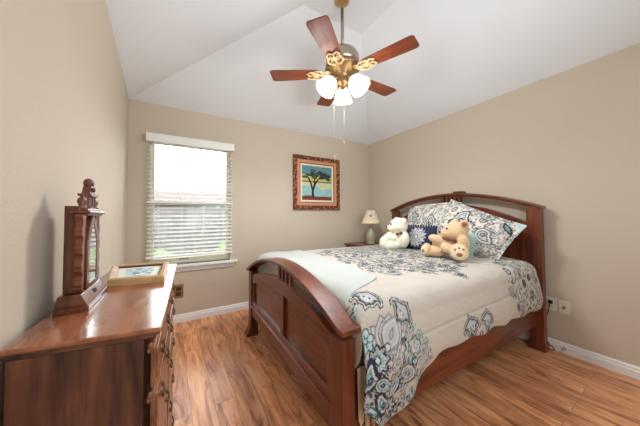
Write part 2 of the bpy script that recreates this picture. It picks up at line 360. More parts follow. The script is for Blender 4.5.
# ------------------------------------------------------------------ pattern painting on cloth (dye colours only)
OFF = np.array(lin(199, 190, 178)[:3]); NAVY = np.array(lin(40, 48, 72)[:3]); TEAL = np.array(lin(96, 150, 158)[:3]); AQUA = np.array(lin(176, 206, 208)[:3])
GREY = np.array(lin(112, 114, 120)[:3]); LGREY = np.array(lin(188, 188, 190)[:3]); WHITE = np.array(lin(214, 210, 202)[:3]); DTEAL = np.array(lin(52, 92, 104)[:3]); TAN = np.array(lin(196, 182, 158)[:3]); CHAR = np.array(lin(46, 50, 58)[:3]); INKG = np.array(lin(84, 88, 96)[:3]); OFF2 = np.array(lin(222, 214, 202)[:3]); SLATE = np.array(lin(122, 148, 152)[:3])
class Cloth:
    def __init__(s, X, Y, base): s.X = X.ravel(); s.Y = Y.ravel(); s.c = np.tile(np.array(base), (s.X.size, 1)).astype(np.float32)
    def poly(s, P, bands):
        """P: outline (n,2); bands: [(depth, colour)] painted from the outside in"""
        P = np.asarray(P, float); lo, hi = P.min(0)-.002, P.max(0)+.002
        idx = np.where((s.X > lo[0]) & (s.X < hi[0]) & (s.Y > lo[1]) & (s.Y < hi[1]))[0]
        if idx.size == 0: return
        x = s.X[idx][:, None]; y = s.Y[idx][:, None]; A = P; Bq = np.roll(P, -1, 0); e = Bq-A
        wx = x-A[:, 0]; wy = y-A[:, 1]; t = np.clip((wx*e[:, 0]+wy*e[:, 1])/np.maximum((e**2).sum(1), 1e-12), 0, 1)
        d = np.sqrt(((wx-e[:, 0]*t)**2+(wy-e[:, 1]*t)**2).min(1))
        c1 = (A[:, 1] <= y) != (Bq[:, 1] <= y)
        with np.errstate(divide='ignore', invalid='ignore'): xi = A[:, 0]+(y-A[:, 1])/(Bq[:, 1]-A[:, 1])*(Bq[:, 0]-A[:, 0])
        ins = ((c1 & (x < xi)).sum(1) % 2) == 1
        for dep, col in bands: s.c[idx[ins & (d >= dep)]] = col
def place(P, cx, cy, a, sc=1, flip=1):
    P = np.asarray(P, float).copy(); P[:, 0] *= flip; c, sn = math.cos(a), math.sin(a)
    return np.stack([cx+sc*(c*P[:, 0]-sn*P[:, 1]), cy+sc*(sn*P[:, 0]+c*P[:, 1])], 1)
def circ(n=18, r=1.): return [(r*math.cos(k*2*PI/n), r*math.sin(k*2*PI/n)) for k in range(n)]
def paisley_shape(n=20):
    Lf, Rt = [], []
    for i in range(n+1):
        t = i/n; cx = .55*math.sin(t*2.0)*t; cy = 1.9*t-.35*t*t*1.5; r = (1-t)**.62
        ang = math.atan2(1.9-1.05*t, .55*(math.sin(2*t)+2*t*math.cos(2*t)))
        Lf.append((cx+r*math.cos(ang+PI/2), cy+r*math.sin(ang+PI/2))); Rt.append((cx-r*math.cos(ang+PI/2), cy-r*math.sin(ang+PI/2)))
    bot = [(math.cos(a), math.sin(a)) for a in linspace(0, -PI, 10)]
    return Rt[::-1]+bot[1:-1]+Lf[:-1]
PAIS = paisley_shape()
def petals(n, a=.72, b=.28, m=6):
    return [((a+b*abs(math.cos(n*th/2)))*math.cos(th), (a+b*abs(math.cos(n*th/2)))*math.sin(th)) for th in linspace(0, 2*PI, n*m+1)[:-1]]
LEAF = [(0, -1), (.25, -.7), (.42, -.3), (.45, .05), (.34, .45), (.15, .8), (0, 1.05), (-.15, .8), (-.34, .45), (-.45, .05), (-.42, -.3), (-.25, -.7)]
OGEE = [(0, 1), (.22, .8), (.55, .66), (.92, .42), (1.0, .05), (.82, -.18), (.66, .02), (.48, -.3), (.2, -.42), (0, -.75), (-.2, -.42), (-.48, -.3), (-.66, .02), (-.82, -.18), (-1.0, .05), (-.92, .42), (-.55, .66), (-.22, .8)]
PALS = {'teal': (NAVY, WHITE, TEAL, AQUA, WHITE, NAVY), 'aqua': (DTEAL, AQUA, WHITE, TEAL, AQUA, NAVY), 'navy': (NAVY, NAVY, WHITE, TEAL, WHITE, NAVY), 'grey': (GREY, WHITE, GREY, LGREY, WHITE, CHAR), 'char': (CHAR, WHITE, CHAR, LGREY, WHITE, GREY), 'ink': (CHAR, WHITE, CHAR, INKG, WHITE, CHAR), 'ink2': (CHAR, LGREY, CHAR, INKG, CHAR, CHAR), 'mix': (CHAR, WHITE, SLATE, LGREY, WHITE, NAVY)}
def paisley(cl, x, y, r, a, pal, flip=1):
    p = PALS[pal]; w = r*.17
    cl.poly(place(PAIS, x, y, a, r, flip), [(0, p[0]), (w, p[1]), (2*w, p[2]), (3*w, p[3]), (4.2*w, p[4])])
    cl.poly(place(petals(5), x, y, a, r*.34), [(0, p[5]), (r*.14, p[3])])
    for k in range(7):   # beads round the head
        th = a-PI*.95+k*PI*.9/6
        cl.poly(place(circ(8), x+1.22*r*math.cos(th), y+1.22*r*math.sin(th), 0, r*.13), [(0, p[0])])
def flower(cl, x, y, R, n, a, pal):
    p = PALS[pal]; w = R*.13
    cl.poly(place(petals(n), x, y, a, R), [(0, p[0]), (w, p[1]), (2*w, p[3])])
    for k in range(n):
        th = a+k*2*PI/n; cl.poly(place(LEAF, x+.52*R*math.cos(th), y+.52*R*math.sin(th), th-PI/2, R*.3), [(0, p[2]), (R*.07, p[4])])
    cl.poly(place(circ(), x, y, 0, R*.26), [(0, p[5]), (R*.09, p[1])])
def lotus(cl, x, y, R, a, pal='grey'):
    p = PALS[pal]
    for da in (-1.25, 1.25, -.72, .72, -.3, .3, 0):
        th = a+da; L_ = R*(.62+.1*math.cos(da)); cx = x+L_*.75*-math.sin(th); cy = y+L_*.75*math.cos(th)
        cl.poly(place([(q[0]*1.7, q[1]) for q in LEAF], cx, cy, th, L_), [(0, p[0]), (R*.05, LGREY), (R*.12, WHITE), (R*.17, LGREY)])
        cl.poly(place(LEAF, cx, cy, th, L_*.35), [(0, p[2]), (R*.05, p[3])])
    cl.poly(place(circ(), x, y, 0, R*.2), [(0, p[0]), (R*.06, WHITE)])
def ogee(cl, x, y, R, a, pal='char'):
    p = PALS[pal]; cl.poly(place(OGEE, x, y, a, R), [(0, p[0]), (R*.07, WHITE), (R*.13, p[0]), (R*.2, GREY), (R*.27, LGREY)])
    for k in (-.45, -.15, .15, .45): cl.poly(place(circ(8), x+R*(k*math.cos(a)-.15*math.sin(a)), y+R*(k*math.sin(a)+.15*math.cos(a)), 0, R*.07), [(0, p[0])])
    cl.poly(place(petals(4), x, y, a, R*.16), [(0, WHITE), (R*.08, p[0])])
def ringm(cl, x, y, r, c1, c2): cl.poly(place(circ(), x, y, 0, r), [(0, c1), (r*.4, c2), (r*.75, c1)])
def fill(cl, inside, bounds, n, rs, pals, rng, ground=None):
    x0, x1, y0, y1 = bounds; pts = []
    for _ in range(n*12):
        if len(pts) >= n: break
        x, y = rng.uniform(x0, x1), rng.uniform(y0, y1); r = rng.uniform(*rs)
        if not inside(x, y): continue
        if any((x-a)**2+(y-b_)**2 < (1.25*(r+c))**2 for a, b_, c in pts): continue
        pts.append((x, y, r)); k = rng.random(); pal = rng.choice(pals)
        if k < .55: paisley(cl, x, y, r, rng.uniform(0, 6.28), pal, rng.choice((-1, 1)))
        elif k < .82: flower(cl, x, y, r*1.15, rng.choice((5, 6, 8)), rng.random(), pal)
        else: ringm(cl, x, y, r*.8, PALS[pal][0], PALS[pal][3])
    for _ in range(n*9):
        x, y = rng.uniform(x0, x1), rng.uniform(y0, y1)
        if inside(x, y) and not any((x-a)**2+(y-b_)**2 < (1.3*c)**2 for a, b_, c in pts):
            if rng.random() < .6: cl.poly(place(LEAF, x, y, rng.uniform(0, 6.28), rs[0]*.8), [(0, PALS[rng.choice(pals)][0]), (rs[0]*.16, PALS[rng.choice(pals)][3])])
            else: ringm(cl, x, y, rs[0]*.42, PALS[rng.choice(pals)][0], WHITE)
def inpoly(P):
    def f(x, y):
        r = False; n = len(P); j = n-1
        for i in range(n):
            if (P[i][1] > y) != (P[j][1] > y) and x < (P[j][0]-P[i][0])*(y-P[i][1])/(P[j][1]-P[i][1])+P[i][0]: r = not r
            j = i
        return r
    return f
def gridmesh(name, V, nu, nv, cols=None):
    me = bpy.data.meshes.new(name); i = np.arange((nu-1)*(nv-1)); a = (i//(nv-1))*nv+i % (nv-1)
    Fq = np.stack([a, a+nv, a+nv+1, a+1], 1)
    me.from_pydata(V.tolist(), [], Fq.tolist())
    if cols is not None:
        ca = me.color_attributes.new('pattern', 'FLOAT_COLOR', 'POINT'); ca.data.foreach_set('color', np.concatenate([cols, np.ones((len(cols), 1))], 1).astype(np.float32).ravel())
    return me

# ------------------------------------------------------------------ mattress and comforter
bm = B(); box(bm, .05, LH-.035, -.765, .765, .325, .77)
mt = obj('mattress', bm, plain('mattress_white', (226, 218, 204), .9), None, True, .05, BEDLOC, (0, 0, BEDRZ)); tag(mt, 'thick mattress on the bed frame under the patterned comforter', 'mattress')
ZT, AF, RC = .79, .755, .105
SE = AF+RC*PI/2
def hem_near(x):
    xs = [0, .05, .12, .2, .28, .38, .46, .55, .8, 1.1, 1.5, 1.8, 2.2]; zs = [.42, .33, .26, .225, .28, .35, .41, .45, .45, .445, .435, .42, .40]
    return np.interp(x, xs, zs)
def comforter():
    nd = 34; nu, nv = 405+nd, 470; xs = np.r_[np.full(nd, .046), np.linspace(.046, LH-.085, nu-nd)]; drop = np.r_[np.linspace(.26, .008, nd), np.zeros(nu-nd)]; tt = np.linspace(0, 1, nv)
    X = np.repeat(xs[:, None], nv, 1)
    hn = hem_near(xs)+.006*np.sin(xs*23); hf = np.full_like(xs, .45)
    smin = -(SE+ZT-RC-hn); smax = SE+ZT-RC-hf
    S = smin[:, None]+(smax-smin)[:, None]*tt[None, :]
    a = np.abs(S); sg = np.sign(S)
    ph = np.clip((a-AF)/RC, 0, PI/2); over = np.maximum(a-SE, 0)
    hang = np.maximum(np.where(S < 0, -smin[:, None], smax[:, None])-SE, .01)
    tz = over/hang
    Yl = np.minimum(a, AF)+RC*np.sin(ph)+.022*np.sin(np.clip(over/.12, 0, 1)*PI*.5)
    Z = ZT-RC*(1-np.cos(ph))-over
    # soft puffing
    def w(fx_, fy_, p): return np.sin(X*fx_+p+1.3*np.sin(S*fy_*.6+p))*np.sin(S*fy_+p*1.7+.8*np.sin(X*fx_*.5))
    puff = .006*w(5, 6, .3)+.004*w(11, 9, 1.1)+.002*w(23, 19, 2.2)
    top = np.cos(ph)
    Z = Z+(.022*(1-np.clip(a/AF, 0, 1)**2)+puff)*top
    side = np.sin(ph)
    seam = np.exp(-((over-.105+.03*X-.02)/.008)**2)
    bul = .014*np.sin(np.clip((over-.08)/.24, 0, 1)*PI)**2
    fold = .006*np.sin(X*16+2*np.sin(X*5))*tz+.02*np.sin(X*34+over*9)*tz*np.exp(-((X-.2)/.22)**2)
    Yl = Yl+side*(bul+fold+puff*.7-.008*seam*(over > 0))
    # second seam across the foot and head
    Z = Z-.006*top*np.exp(-((X-.62-.05*np.sin(S*3))/.01)**2)*0
    # foot and head ends roll down
    d = np.clip((.135-X)/.09, 0, 1); Z = Z-top*(.085*(1-np.sqrt(np.maximum(1-d*d, 0))))
    d = np.clip((X-(LH-.205))/.12, 0, 1); Yl = Yl-side*.03*d*d; Z = Z-top*.05*(1-np.sqrt(np.maximum(1-d*d, 0)))
    # plump corner by the near footboard post
    Z = Z+.012*top*np.exp(-((X-.22)/.16)**2-((S+.72)/.2)**2)
    Z = np.maximum(Z-top*drop[:, None], .16)
    Ywl = Yl*sg
    V = np.stack([X, Ywl, Z], 2).reshape(-1, 3)
    cl = Cloth(X-drop[:, None], S, OFF); rng = random.Random(3)
    # dark filigree medallion on top
    top_p = [(.50, .46), (.62, .16), (.46, -.06), (.55, -.22), (.42, -.38), (.60, -.58), (.76, -.56), (.84, -.70), (.96, -.62), (.98, -.80), (1.1, -.66), (1.3, -.66), (1.45, -.35), (1.75, -.2), (1.75, .6), (1.3, .7), (.95, .66), (.7, .55)]
    f = inpoly(top_p); fill(cl, f, (.4, 1.8, -.85, .75), 340, (.018, .042), ['ink2', 'char', 'ink2', 'ink', 'ink2', 'mix'], rng)
    for _ in range(900):
        x, y = rng.uniform(.4, 1.8), rng.uniform(-.85, .72)
        if f(x, y): cl.poly(place(LEAF, x, y, rng.uniform(0, 6.28), rng.uniform(.012, .026)), [(0, rng.choice((CHAR, INKG, CHAR, SLATE)))])
    for _ in range(60):
        x, y = rng.uniform(.45, 1.75), rng.uniform(-.75, .6)
        if f(x, y): paisley(cl, x, y, rng.uniform(.024, .042), rng.uniform(0, 6.28), rng.choice(('ink', 'ink2', 'char')), rng.choice((-1, 1)))
    fill(cl, inpoly([(.3, .95), (.6, .9), (.6, 1.2), (.2, 1.2)]), (.2, .6, .9, 1.2), 16, (.03, .05), ['grey', 'mix'], rng)
    # head corner, near side
    hp = [(1.50, -.80), (1.42, -.95), (1.50, -1.1), (1.48, -1.25), (2.2, -1.25), (2.2, -.45), (1.85, -.5), (1.72, -.66), (1.58, -.70)]
    fill(cl, inpoly(hp), (1.4, 2.15, -1.26, -.45), 110, (.022, .055), ['mix', 'char', 'ink2', 'mix', 'ink2', 'teal'], rng)
    # pair of motifs at the hem
    ogee(cl, .88, -1.105, .09, .15, 'ink'); ogee(cl, 1.06, -1.105, .09, -.15, 'ink'); paisley(cl, .88, -1.15, .035, .6, 'ink'); paisley(cl, 1.06, -1.15, .035, -.6, 'ink', -1); ringm(cl, .97, -1.15, .02, CHAR, LGREY)
    # foot corner medallion, near side
    cp = [(.0, -.70), (.10, -.75), (.22, -.84), (.34, -.93), (.40, -1.0), (.47, -1.06), (.5, -1.13), (.44, -1.2), (.36, -1.5), (0, -1.5)]
    fill(cl, inpoly(cp), (.0, .52, -1.5, -.70), 150, (.014, .030), ['aqua', 'teal', 'grey', 'mix', 'aqua', 'grey'], rng)
    for (x, y, r) in ((.02, -.80, .035), (.07, -.82, .028)): paisley(cl, x, y, r, .4, 'aqua')
    cl.poly(place(circ(24), .15, -.93, 0, .15), [(0, OFF)])
    ogee(cl, .13, -.80, .088, -.75); ogee(cl, .295, -.905, .085, -1.0)
    lotus(cl, .175, -1.02, .115, -.62); flower(cl, .055, -.965, .055, 6, .2, 'aqua')
    flower(cl, .115, -1.06, .07, 8, 0, 'teal'); flower(cl, .235, -1.095, .055, 6, .3, 'grey'); flower(cl, .36, -1.055, .045, 5, .1, 'mix'); paisley(cl, .42, -1.10, .035, -1.8, 'grey')
    paisley(cl, .065, -1.13, .062, .2, 'navy'); paisley(cl, .135, -1.17, .04, -2.2, 'teal', -1); paisley(cl, .30, -1.17, .045, 2.6, 'mix'); paisley(cl, .225, -1.21, .045, 3.3, 'teal'); paisley(cl, .14, -1.26, .045, .6, 'navy'); paisley(cl, .07, -1.29, .04, 2.8, 'aqua', -1)
    flower(cl, .2, -1.31, .05, 8, 0, 'navy'); ringm(cl, .34, -1.12, .02, NAVY, AQUA); ringm(cl, .29, -1.02, .018, NAVY, TEAL)
    for k in range(14): ringm(cl, .03+.03*k, np.interp(.03+.03*k, xs, smin)+.02, .011, NAVY if k < 12 else GREY, AQUA)
    me = gridmesh('comforter', V, nu, nv, cl.c)
    o = link('comforter', me, vcolmat('comforter_cloth'), None, True)
    o.location = BEDLOC; o.rotation_euler = (0, 0, BEDRZ)
    md = o.modifiers.new('thick', 'SOLIDIFY'); md.thickness = .012; md.offset = -1
    return tag(o, 'off white comforter with teal, navy and grey paisley medallions spread over the bed', 'comforter')
comforter()
def topz(x, y): 
    a = min(abs(y), AF); return ZT+.022*(1-(a/AF)**2)

# cream sheet corner hanging below the comforter at the foot
bm = B()
for i, (x, w, z0) in enumerate(((.05, .035, .235), (.085, .03, .20), (.12, .03, .21))):
    prism(bm, [(x, .50), (x+w, .50), (x+w*.9, z0+.02), (x+w*.45, z0), (x+.004, z0+.03)], -.828-.004*i, -.822-.004*i, lambda a, z, h: Vector((a, h, z)))
tag(obj('bed_sheet', bm, plain('sheet_cream', (216, 196, 164), .9), None, False, 0, BEDLOC, (0, 0, BEDRZ)), 'cream sheet corner hanging under the comforter beside the near footboard post', 'sheet')

# pale folded blanket across the foot
def blanket():
    nu, nv = 52, 120; V = []
    for i in range(nu):
        for j in range(nv):
            t = j/(nv-1); y = lerp(1.02, -.74, t)
            x1 = np.interp(y, [-.74, -.66, -.58, -.3, .1, .8, 1.1], [.06, .26, .405, .45, .47, .53, .53]); x0 = .056
            x = lerp(x0, x1, max(0, i-12)/(nu-13)) if i >= 12 else x0-.012; yy = y; z = ZT+.022*(1-min(1, abs(y)/AF)**2)
            if y > AF: ph = min((y-AF)/RC, PI/2); ov = max(y-AF-RC*PI/2, 0); yy = AF+RC*math.sin(ph); z = ZT-RC*(1-math.cos(ph))-ov
            if y < -AF+.02: z -= .01
            if i < 12 and abs(y) < AF: z -= .20*(12-i)/12
            d = min(1, max(0, (.135-x)/.09)); z -= .085*(1-math.sqrt(max(0, 1-d*d)))
            z += .013+.004*math.sin(y*8+x*9)+.003*math.sin(x*24-y*5)
            if y < -.5 : z += .008*math.sin(min(1, (-.5-y)/.2)*PI)
            V.append((x, yy+(.008 if y > AF else 0), z))
    me = gridmesh('blanket', np.array(V), nu, nv); o = link('folded_blanket', me, plain('aqua_cloth', (192, 196, 191), .9, var=.02, bump=.1, bscale=300), None, True)
    o.location = BEDLOC; o.rotation_euler = (0, 0, BEDRZ); md = o.modifiers.new('thick', 'SOLIDIFY'); md.thickness = .010; md.offset = 1
    tag(o, 'plain pale aqua blanket folded flat across the foot of the bed', 'blanket')
blanket()

# ------------------------------------------------------------------ pillows
def pillow_mesh(name, w, h, t, painter, flange=.0, step=.006, rnd=0):
    nu = int(w/step); nv = int(h/step); u = np.linspace(-1, 1, nu); v = np.linspace(-1, 1, nv); U, Vv = np.meshgrid(u, v, indexing='ij')
    fl = 1-2*flange/min(w, h); ui = np.clip(np.abs(U)/fl, 0, 1); vi = np.clip(np.abs(Vv)/fl, 0, 1)
    hgt = t*np.power(np.maximum((1-ui**2.6)*(1-vi**2.6), 0), .55)
    pin = 1-.07*(1-Vv**2)*0
    X = U*w/2*(1-.05*(1-np.abs(Vv)**2)*np.abs(U)**3); Y = Vv*h/2*(1-.07*(1-np.abs(U)**2)*np.abs(Vv)**3)
    k_ = 1-rnd*np.abs(U*Vv)**3; X = X*k_; Y = Y*k_*(1+rnd*.5*(1-U**2)*(Vv > 0))
    wr = .006*np.sin(X*17+3*np.sin(Y*9))*np.sin(Y*13+1)+.003*np.sin(X*41+Y*23)
    Z = hgt*(1+wr/max(t, .01)*1.2)
    Zb = -hgt*.8-.004
    cl = Cloth(X, Y, OFF2); painter(cl, w, h)
    V = np.concatenate([np.stack([X, Y, Z], 2).reshape(-1, 3), np.stack([X, Y, Zb], 2).reshape(-1, 3)])
    me = bpy.data.meshes.new(name); n = nu*nv; i = np.arange((nu-1)*(nv-1)); a = (i//(nv-1))*nv+i % (nv-1)
    F1 = np.stack([a, a+nv, a+nv+1, a+1], 1); F2 = F1[:, ::-1]+n
    ed = [k*nv for k in range(nu)]+[(nu-1)*nv+k for k in range(1, nv)]+[k*nv+nv-1 for k in range(nu-2, -1, -1)]+[k for k in range(nv-2, 0, -1)]
    F3 = [(ed[k], ed[(k+1) % len(ed)][()] if False else ed[(k+1) % len(ed)], ed[(k+1) % len(ed)]+n, ed[k]+n) for k in range(len(ed))]
    F3 = [(d, c, b_, a_) for a_, b_, c, d in F3]
    me.from_pydata(V.tolist(), [], F1.tolist()+F2.tolist()+F3)
    cols = np.concatenate([cl.c, cl.c]); ca = me.color_attributes.new('pattern', 'FLOAT_COLOR', 'POINT'); ca.data.foreach_set('color', np.concatenate([cols, np.ones((len(cols), 1))], 1).astype(np.float32).ravel())
    return me
def put_pillow(name, me, mat, c, zdir, roll):
    """c: centre in bed frame; zdir: pillow face normal in bed frame; roll: turn in the face plane"""
    z = Vector(zdir).normalized(); x = Vector((0, -1, 0)); x = (x-z*x.dot(z)).normalized(); y = z.cross(x)
    x2 = x*math.cos(roll)+y*math.sin(roll); y2 = z.cross(x2)
    M3 = Matrix((x2, y2, z)).transposed().to_4x4()
    o = link(name, me, mat, None, True); o.matrix_world = MBED @ Matrix.Translation(c) @ M3
    return o
shamm = vcolmat('sham_cloth')
def sham_paint(seed):
    def p(cl, w, h):
        rng = random.Random(seed)
        fill(cl, lambda x, y: abs(x) < w/2-.01 and abs(y) < h/2-.01, (-w/2, w/2, -h/2, h/2), 95, (.018, .048), ['grey', 'mix', 'grey', 'char'], rng)
        if seed == 5:
            paisley(cl, -.08, .03, .085, .3, 'mix'); paisley(cl, .17, -.02, .07, -2.4, 'grey', -1); paisley(cl, .1, .17, .05, 1.9, 'mix')
            cl.poly([(w/2-.10, h/2), (w/2, h/2), (w/2, h/2-.10), (w/2-.06, h/2-.05)], [(0, WHITE*.9+AQUA*.1), (.012, AQUA)]); cl.poly(place(LEAF, w/2-.09, h/2-.10, .9, .06), [(0, CHAR), (.012, SLATE)])
        else: paisley(cl, -.2, .05, .07, 2.0, 'mix'); paisley(cl, .05, -.05, .075, -.5, 'grey', -1)
    return p
tag(put_pillow('pillow_sham', pillow_mesh('sham', .74, .50, .10, sham_paint(4), .03, rnd=.11), shamm, (1.935, .11, 1.10), (-.93, 0, .36), .06),
    'off white paisley pillow sham leaning on the headboard behind the navy cushion', 'pillow', 'paisley pillow shams at the headboard')
tag(put_pillow('pillow_sham', pillow_mesh('sham', .74, .47, .095, sham_paint(5), .03), shamm, (1.815, -.395, 1.045), (-.86, -.12, .48), -.36),
    'tilted paisley pillow sham with an aqua corner, beside the near headboard post', 'pillow', 'paisley pillow shams at the headboard')
def navy_paint(cl, w, h):
    cl.c[:] = np.array(lin(46, 50, 76)[:3])
    for k in range(8):
        th = k*PI/4; cl.poly(place(LEAF, .02+.062*math.cos(th), .062*math.sin(th), th-PI/2, .055), [(0, LGREY), (.008, np.array(lin(60, 66, 98)[:3])), (.014, LGREY)])
        th += PI/8; cl.poly(place(LEAF, .02+.085*math.cos(th), .085*math.sin(th), th-PI/2, .035), [(0, LGREY)])
    cl.poly(place(petals(8), .02, 0, 0, .05), [(0, LGREY), (.01, GREY), (.018, WHITE)])
cm = vcolmat('cushion_cloth')
nv_ = put_pillow('navy_cushion', pillow_mesh('navy', .44, .30, .06, navy_paint, 0), cm, (1.68, .10, .93), (-.92, 0, .38), 0)
tag(nv_, 'small navy cushion with a pale medallion, between the two teddy bears', 'cushion')
bm = B()
for k in range(13):
    u = -.2+k*.4/12; ell(bm, (u, .148, 0), (.012, .012, .012), None, 1)
pp = obj('pompom_trim', bm, plain('pompom_black', (36, 34, 44), .9), nv_, True)
def teal_paint(cl, w, h): cl.c[:] = np.array(lin(158, 184, 176)[:3])
tag(put_pillow('teal_cushion', pillow_mesh('tealp', .30, .25, .045, teal_paint, 0), cm, (1.67, -.375, .925), (-.90, -.1, .42), -.1), 'plain pale teal cushion mostly hidden behind the tan teddy bear', 'cushion')

# ------------------------------------------------------------------ teddy bears
def furmat(name, c):
    m = plain(name, c, .95, spec=.1, var=.10, vscale=60, bump=.5, bscale=170, sheen=.4); return m
def bear(name, label, loc, rz, parts, mat, vox=.009, disp=.012, bsc=.88):
    root = thing(name, label, 'teddy bear', loc, rz); root.scale = (bsc,)*3
    bm = B()
    for c, r, rot in parts: ell(bm, c, r, rot, 3)
    bo = obj('body', bm, mat, root, True)
    md = bo.modifiers.new('remesh', 'REMESH'); md.mode = 'VOXEL'; md.voxel_size = vox; md.use_smooth_shade = True
    md = bo.modifiers.new('smooth', 'SMOOTH'); md.iterations = 4; md.factor = .5
    tx = bpy.data.textures.get('fur') or bpy.data.textures.new('fur', 'CLOUDS'); tx.noise_scale = .018; tx.noise_depth = 2
    md = bo.modifiers.new('fur', 'DISPLACE'); md.texture = tx; md.strength = disp; md.mid_level = .5; md.texture_coords = 'LOCAL'
    return root
blk = plain('bead_black', (18, 16, 16), .15)
def local_bed(x, y, z): return MBED @ Vector((x, y, z))
# white bear: local x to the picture's right, y away, z up
WS = .0119
wfur = furmat('fur_cream', (246, 238, 216))
wp_ = [((0.01, 0, .13), (.115, .11, .145), None), ((-.005, -.02, .30), (.115, .105, .105), None), ((-.095, -.045, .275), (.055, .055, .045), None),
       ((-.03, .085, .375), (.036, .026, .038), None), ((.055, -.085, .365), (.038, .028, .04), None),
       ((-.09, -.09, .15), (.10, .05, .05), (0, .35, .3)), ((-.16, -.1, .125), (.05, .05, .05), None), ((-.07, .10, .16), (.1, .05, .05), (0, .3, -.3)),
       ((.06, -.105, .13), (.06, .05, .10), (0, .1, 0)),
       ((-.10, -.10, .055), (.12, .06, .058), (0, 0, .35)), ((-.195, -.125, .085), (.045, .06, .08), None), ((-.10, .10, .055), (.12, .06, .058), (0, 0, -.3)), ((-.19, .12, .085), (.045, .058, .075), None)]
wb = bear('white_teddy_bear', 'cream white teddy bear with a brown bow tie sitting beside the navy cushion', local_bed(1.50, .21, .808), -.874, wp_, wfur)
bm = B(); ell(bm, (-.10, -.098, .325), (.012, .012, .013), None, 2); obj('eye', bm, blk, wb, True)
bm = B(); ell(bm, (-.10, .045, .325), (.012, .012, .013), None, 2); obj('eye', bm, blk, wb, True)
bm = B(); ell(bm, (-.150, -.052, .292), (.012, .018, .012), None, 2); obj('nose', bm, plain('nose_brown', (88, 56, 44), .4), wb, True)
bm = B()
for s in (-1, 1): ell(bm, (.002+s*.022, -.123, .205+s*.006), (.026, .013, .02), None, 2)
ell(bm, (.002, -.13, .205), (.01, .012, .012), None, 2)
obj('bow_tie', bm, plain('ribbon_brown', (112, 70, 52), .6), wb, True)
# tan bear reclining
tfur = furmat('fur_tan', (226, 192, 152))
tp_ = [((-.02, .02, .13), (.115, .10, .11), (0, .25, 0)), ((.085, .01, .265), (.115, .105, .100), None), ((.005, -.03, .25), (.066, .066, .055), None),
       ((.155, -.055, .345), (.042, .03, .042), None), ((.08, .09, .35), (.042, .03, .042), None),
       ((-.09, -.05, .185), (.085, .05, .045), (0, .35, 0)), ((.145, -.06, .165), (.055, .055, .085), (0, -.2, 0)), ((.02, -.10, .10), (.08, .05, .05), (0, .2, 0)),
       ((-.12, -.03, .06), (.11, .065, .058), (0, 0, -.1)), ((-.185, -.055, .075), (.05, .06, .07), None),
       ((.09, -.09, .065), (.075, .10, .062), None), ((.105, -.165, .082), (.085, .05, .085), None)]
tb = bear('tan_teddy_bear', 'tan teddy bear reclining in front of the tilted paisley sham, showing its foot soles', local_bed(1.44, -.39, .808), -1.05, tp_, tfur)
lightpad = plain('fur_pale', (238, 214, 178), .95, var=.06, vscale=60); dkpad = plain('pad_brown', (156, 104, 76), .9)
bm = B(); ell(bm, (.105, -.199, .08), (.07, .021, .07), None, 3); obj('foot_sole', bm, lightpad, tb, True)
bm = B(); ell(bm, (.105, -.217, .065), (.028, .008, .02), None, 2)
for k, (dx, dz) in enumerate(((-.035, .035), (-.002, .05), (.032, .04))): ell(bm, (.105+dx, -.211, .075+dz), (.012, .008, .012), None, 2)
obj('foot_pad', bm, dkpad, tb, True)
bm = B(); ell(bm, (-.205, -.10, .078), (.038, .02, .05), (0, 0, -.5), 3); obj('foot_sole', bm, lightpad, tb, True)
bm = B(); ell(bm, (-.215, -.118, .07), (.014, .008, .016), (0, 0, -.5), 2); obj('foot_pad', bm, dkpad, tb, True)
bm = B(); ell(bm, (-.062, -.045, .262), (.014, .018, .013), None, 2); obj('nose', bm, plain('nose_brown', (88, 56, 44), .4), tb, True)
bm = B(); ell(bm, (.005, -.082, .30), (.010, .010, .011), None, 2); obj('eye', bm, blk, tb, True)
bm = B(); ell(bm, (.155, -.082, .345), (.026, .010, .026), None, 2); obj('inner_ear', bm, dkpad, tb, True)
bm = B(); tube(bm, [(.02+.085*math.cos(a), -.0+.085*math.sin(a), .19-.02*math.cos(a)) for a in linspace(-2.6, .1, 12)], .012, 6); obj('neck_ribbon', bm, plain('ribbon_dark', (120, 66, 52), .6), tb, True)

# ------------------------------------------------------------------ ceiling fan
FANX, FANY = 1.25, 1.604
bronze = plain('antique_brass', (204, 172, 122), .32, .8, var=.15, vscale=20); pewter = plain('brushed_pewter', (172, 160, 146), .32, .85, var=.05)
fan = thing('ceiling_fan', 'five blade ceiling fan with wooden blades and three lit glass shades', 'ceiling fan', (FANX, FANY, 1.7))
ZO = -1.7
def fz(z): return z+ZO
bm = B(); lathe(bm, [(.012, fz(3.026)), (.04, fz(3.029)), (.062, fz(3.038)), (.066, fz(3.05))]); obj('canopy', bm, bronze, fan, True)
bm = B(); tube(bm, [(0, 0, fz(2.6)), (0, 0, fz(2.98))], .0145, 14); obj('downrod', bm, pewter, fan, True)
bm = B(); lathe(bm, [(.02, fz(2.66)), (.03, fz(2.655)), (.034, fz(2.62)), (.07, fz(2.61)), (.12, fz(2.585)), (.14, fz(2.55)), (.142, fz(2.50)), (.13, fz(2.475)), (.09, fz(2.46))], 32); obj('motor_housing', bm, pewter, fan, True)
bm = B(); lathe(bm, [(.09, fz(2.475)), (.142, fz(2.47)), (.148, fz(2.455)), (.135, fz(2.435)), (.10, fz(2.42)), (.085, fz(2.40)), (.06, fz(2.395)), (.05, fz(2.35)), (.055, fz(2.335)), (.05, fz(2.31)), (.02, fz(2.295)), (.008, fz(2.27))], 32)
for k in range(20):
    a = k*2*PI/20; ell(bm, (.138*math.cos(a), .138*math.sin(a), fz(2.453)), (.016, .016, .014), None, 1)
lk = obj('light_kit', bm, plain('dark_bronze', (150, 122, 88), .35, .75, var=.15, vscale=20), fan, True)
bladem = wood('blade_wood', (98, 40, 20), (140, 66, 38), 'x', .3, 8, .08, .4)
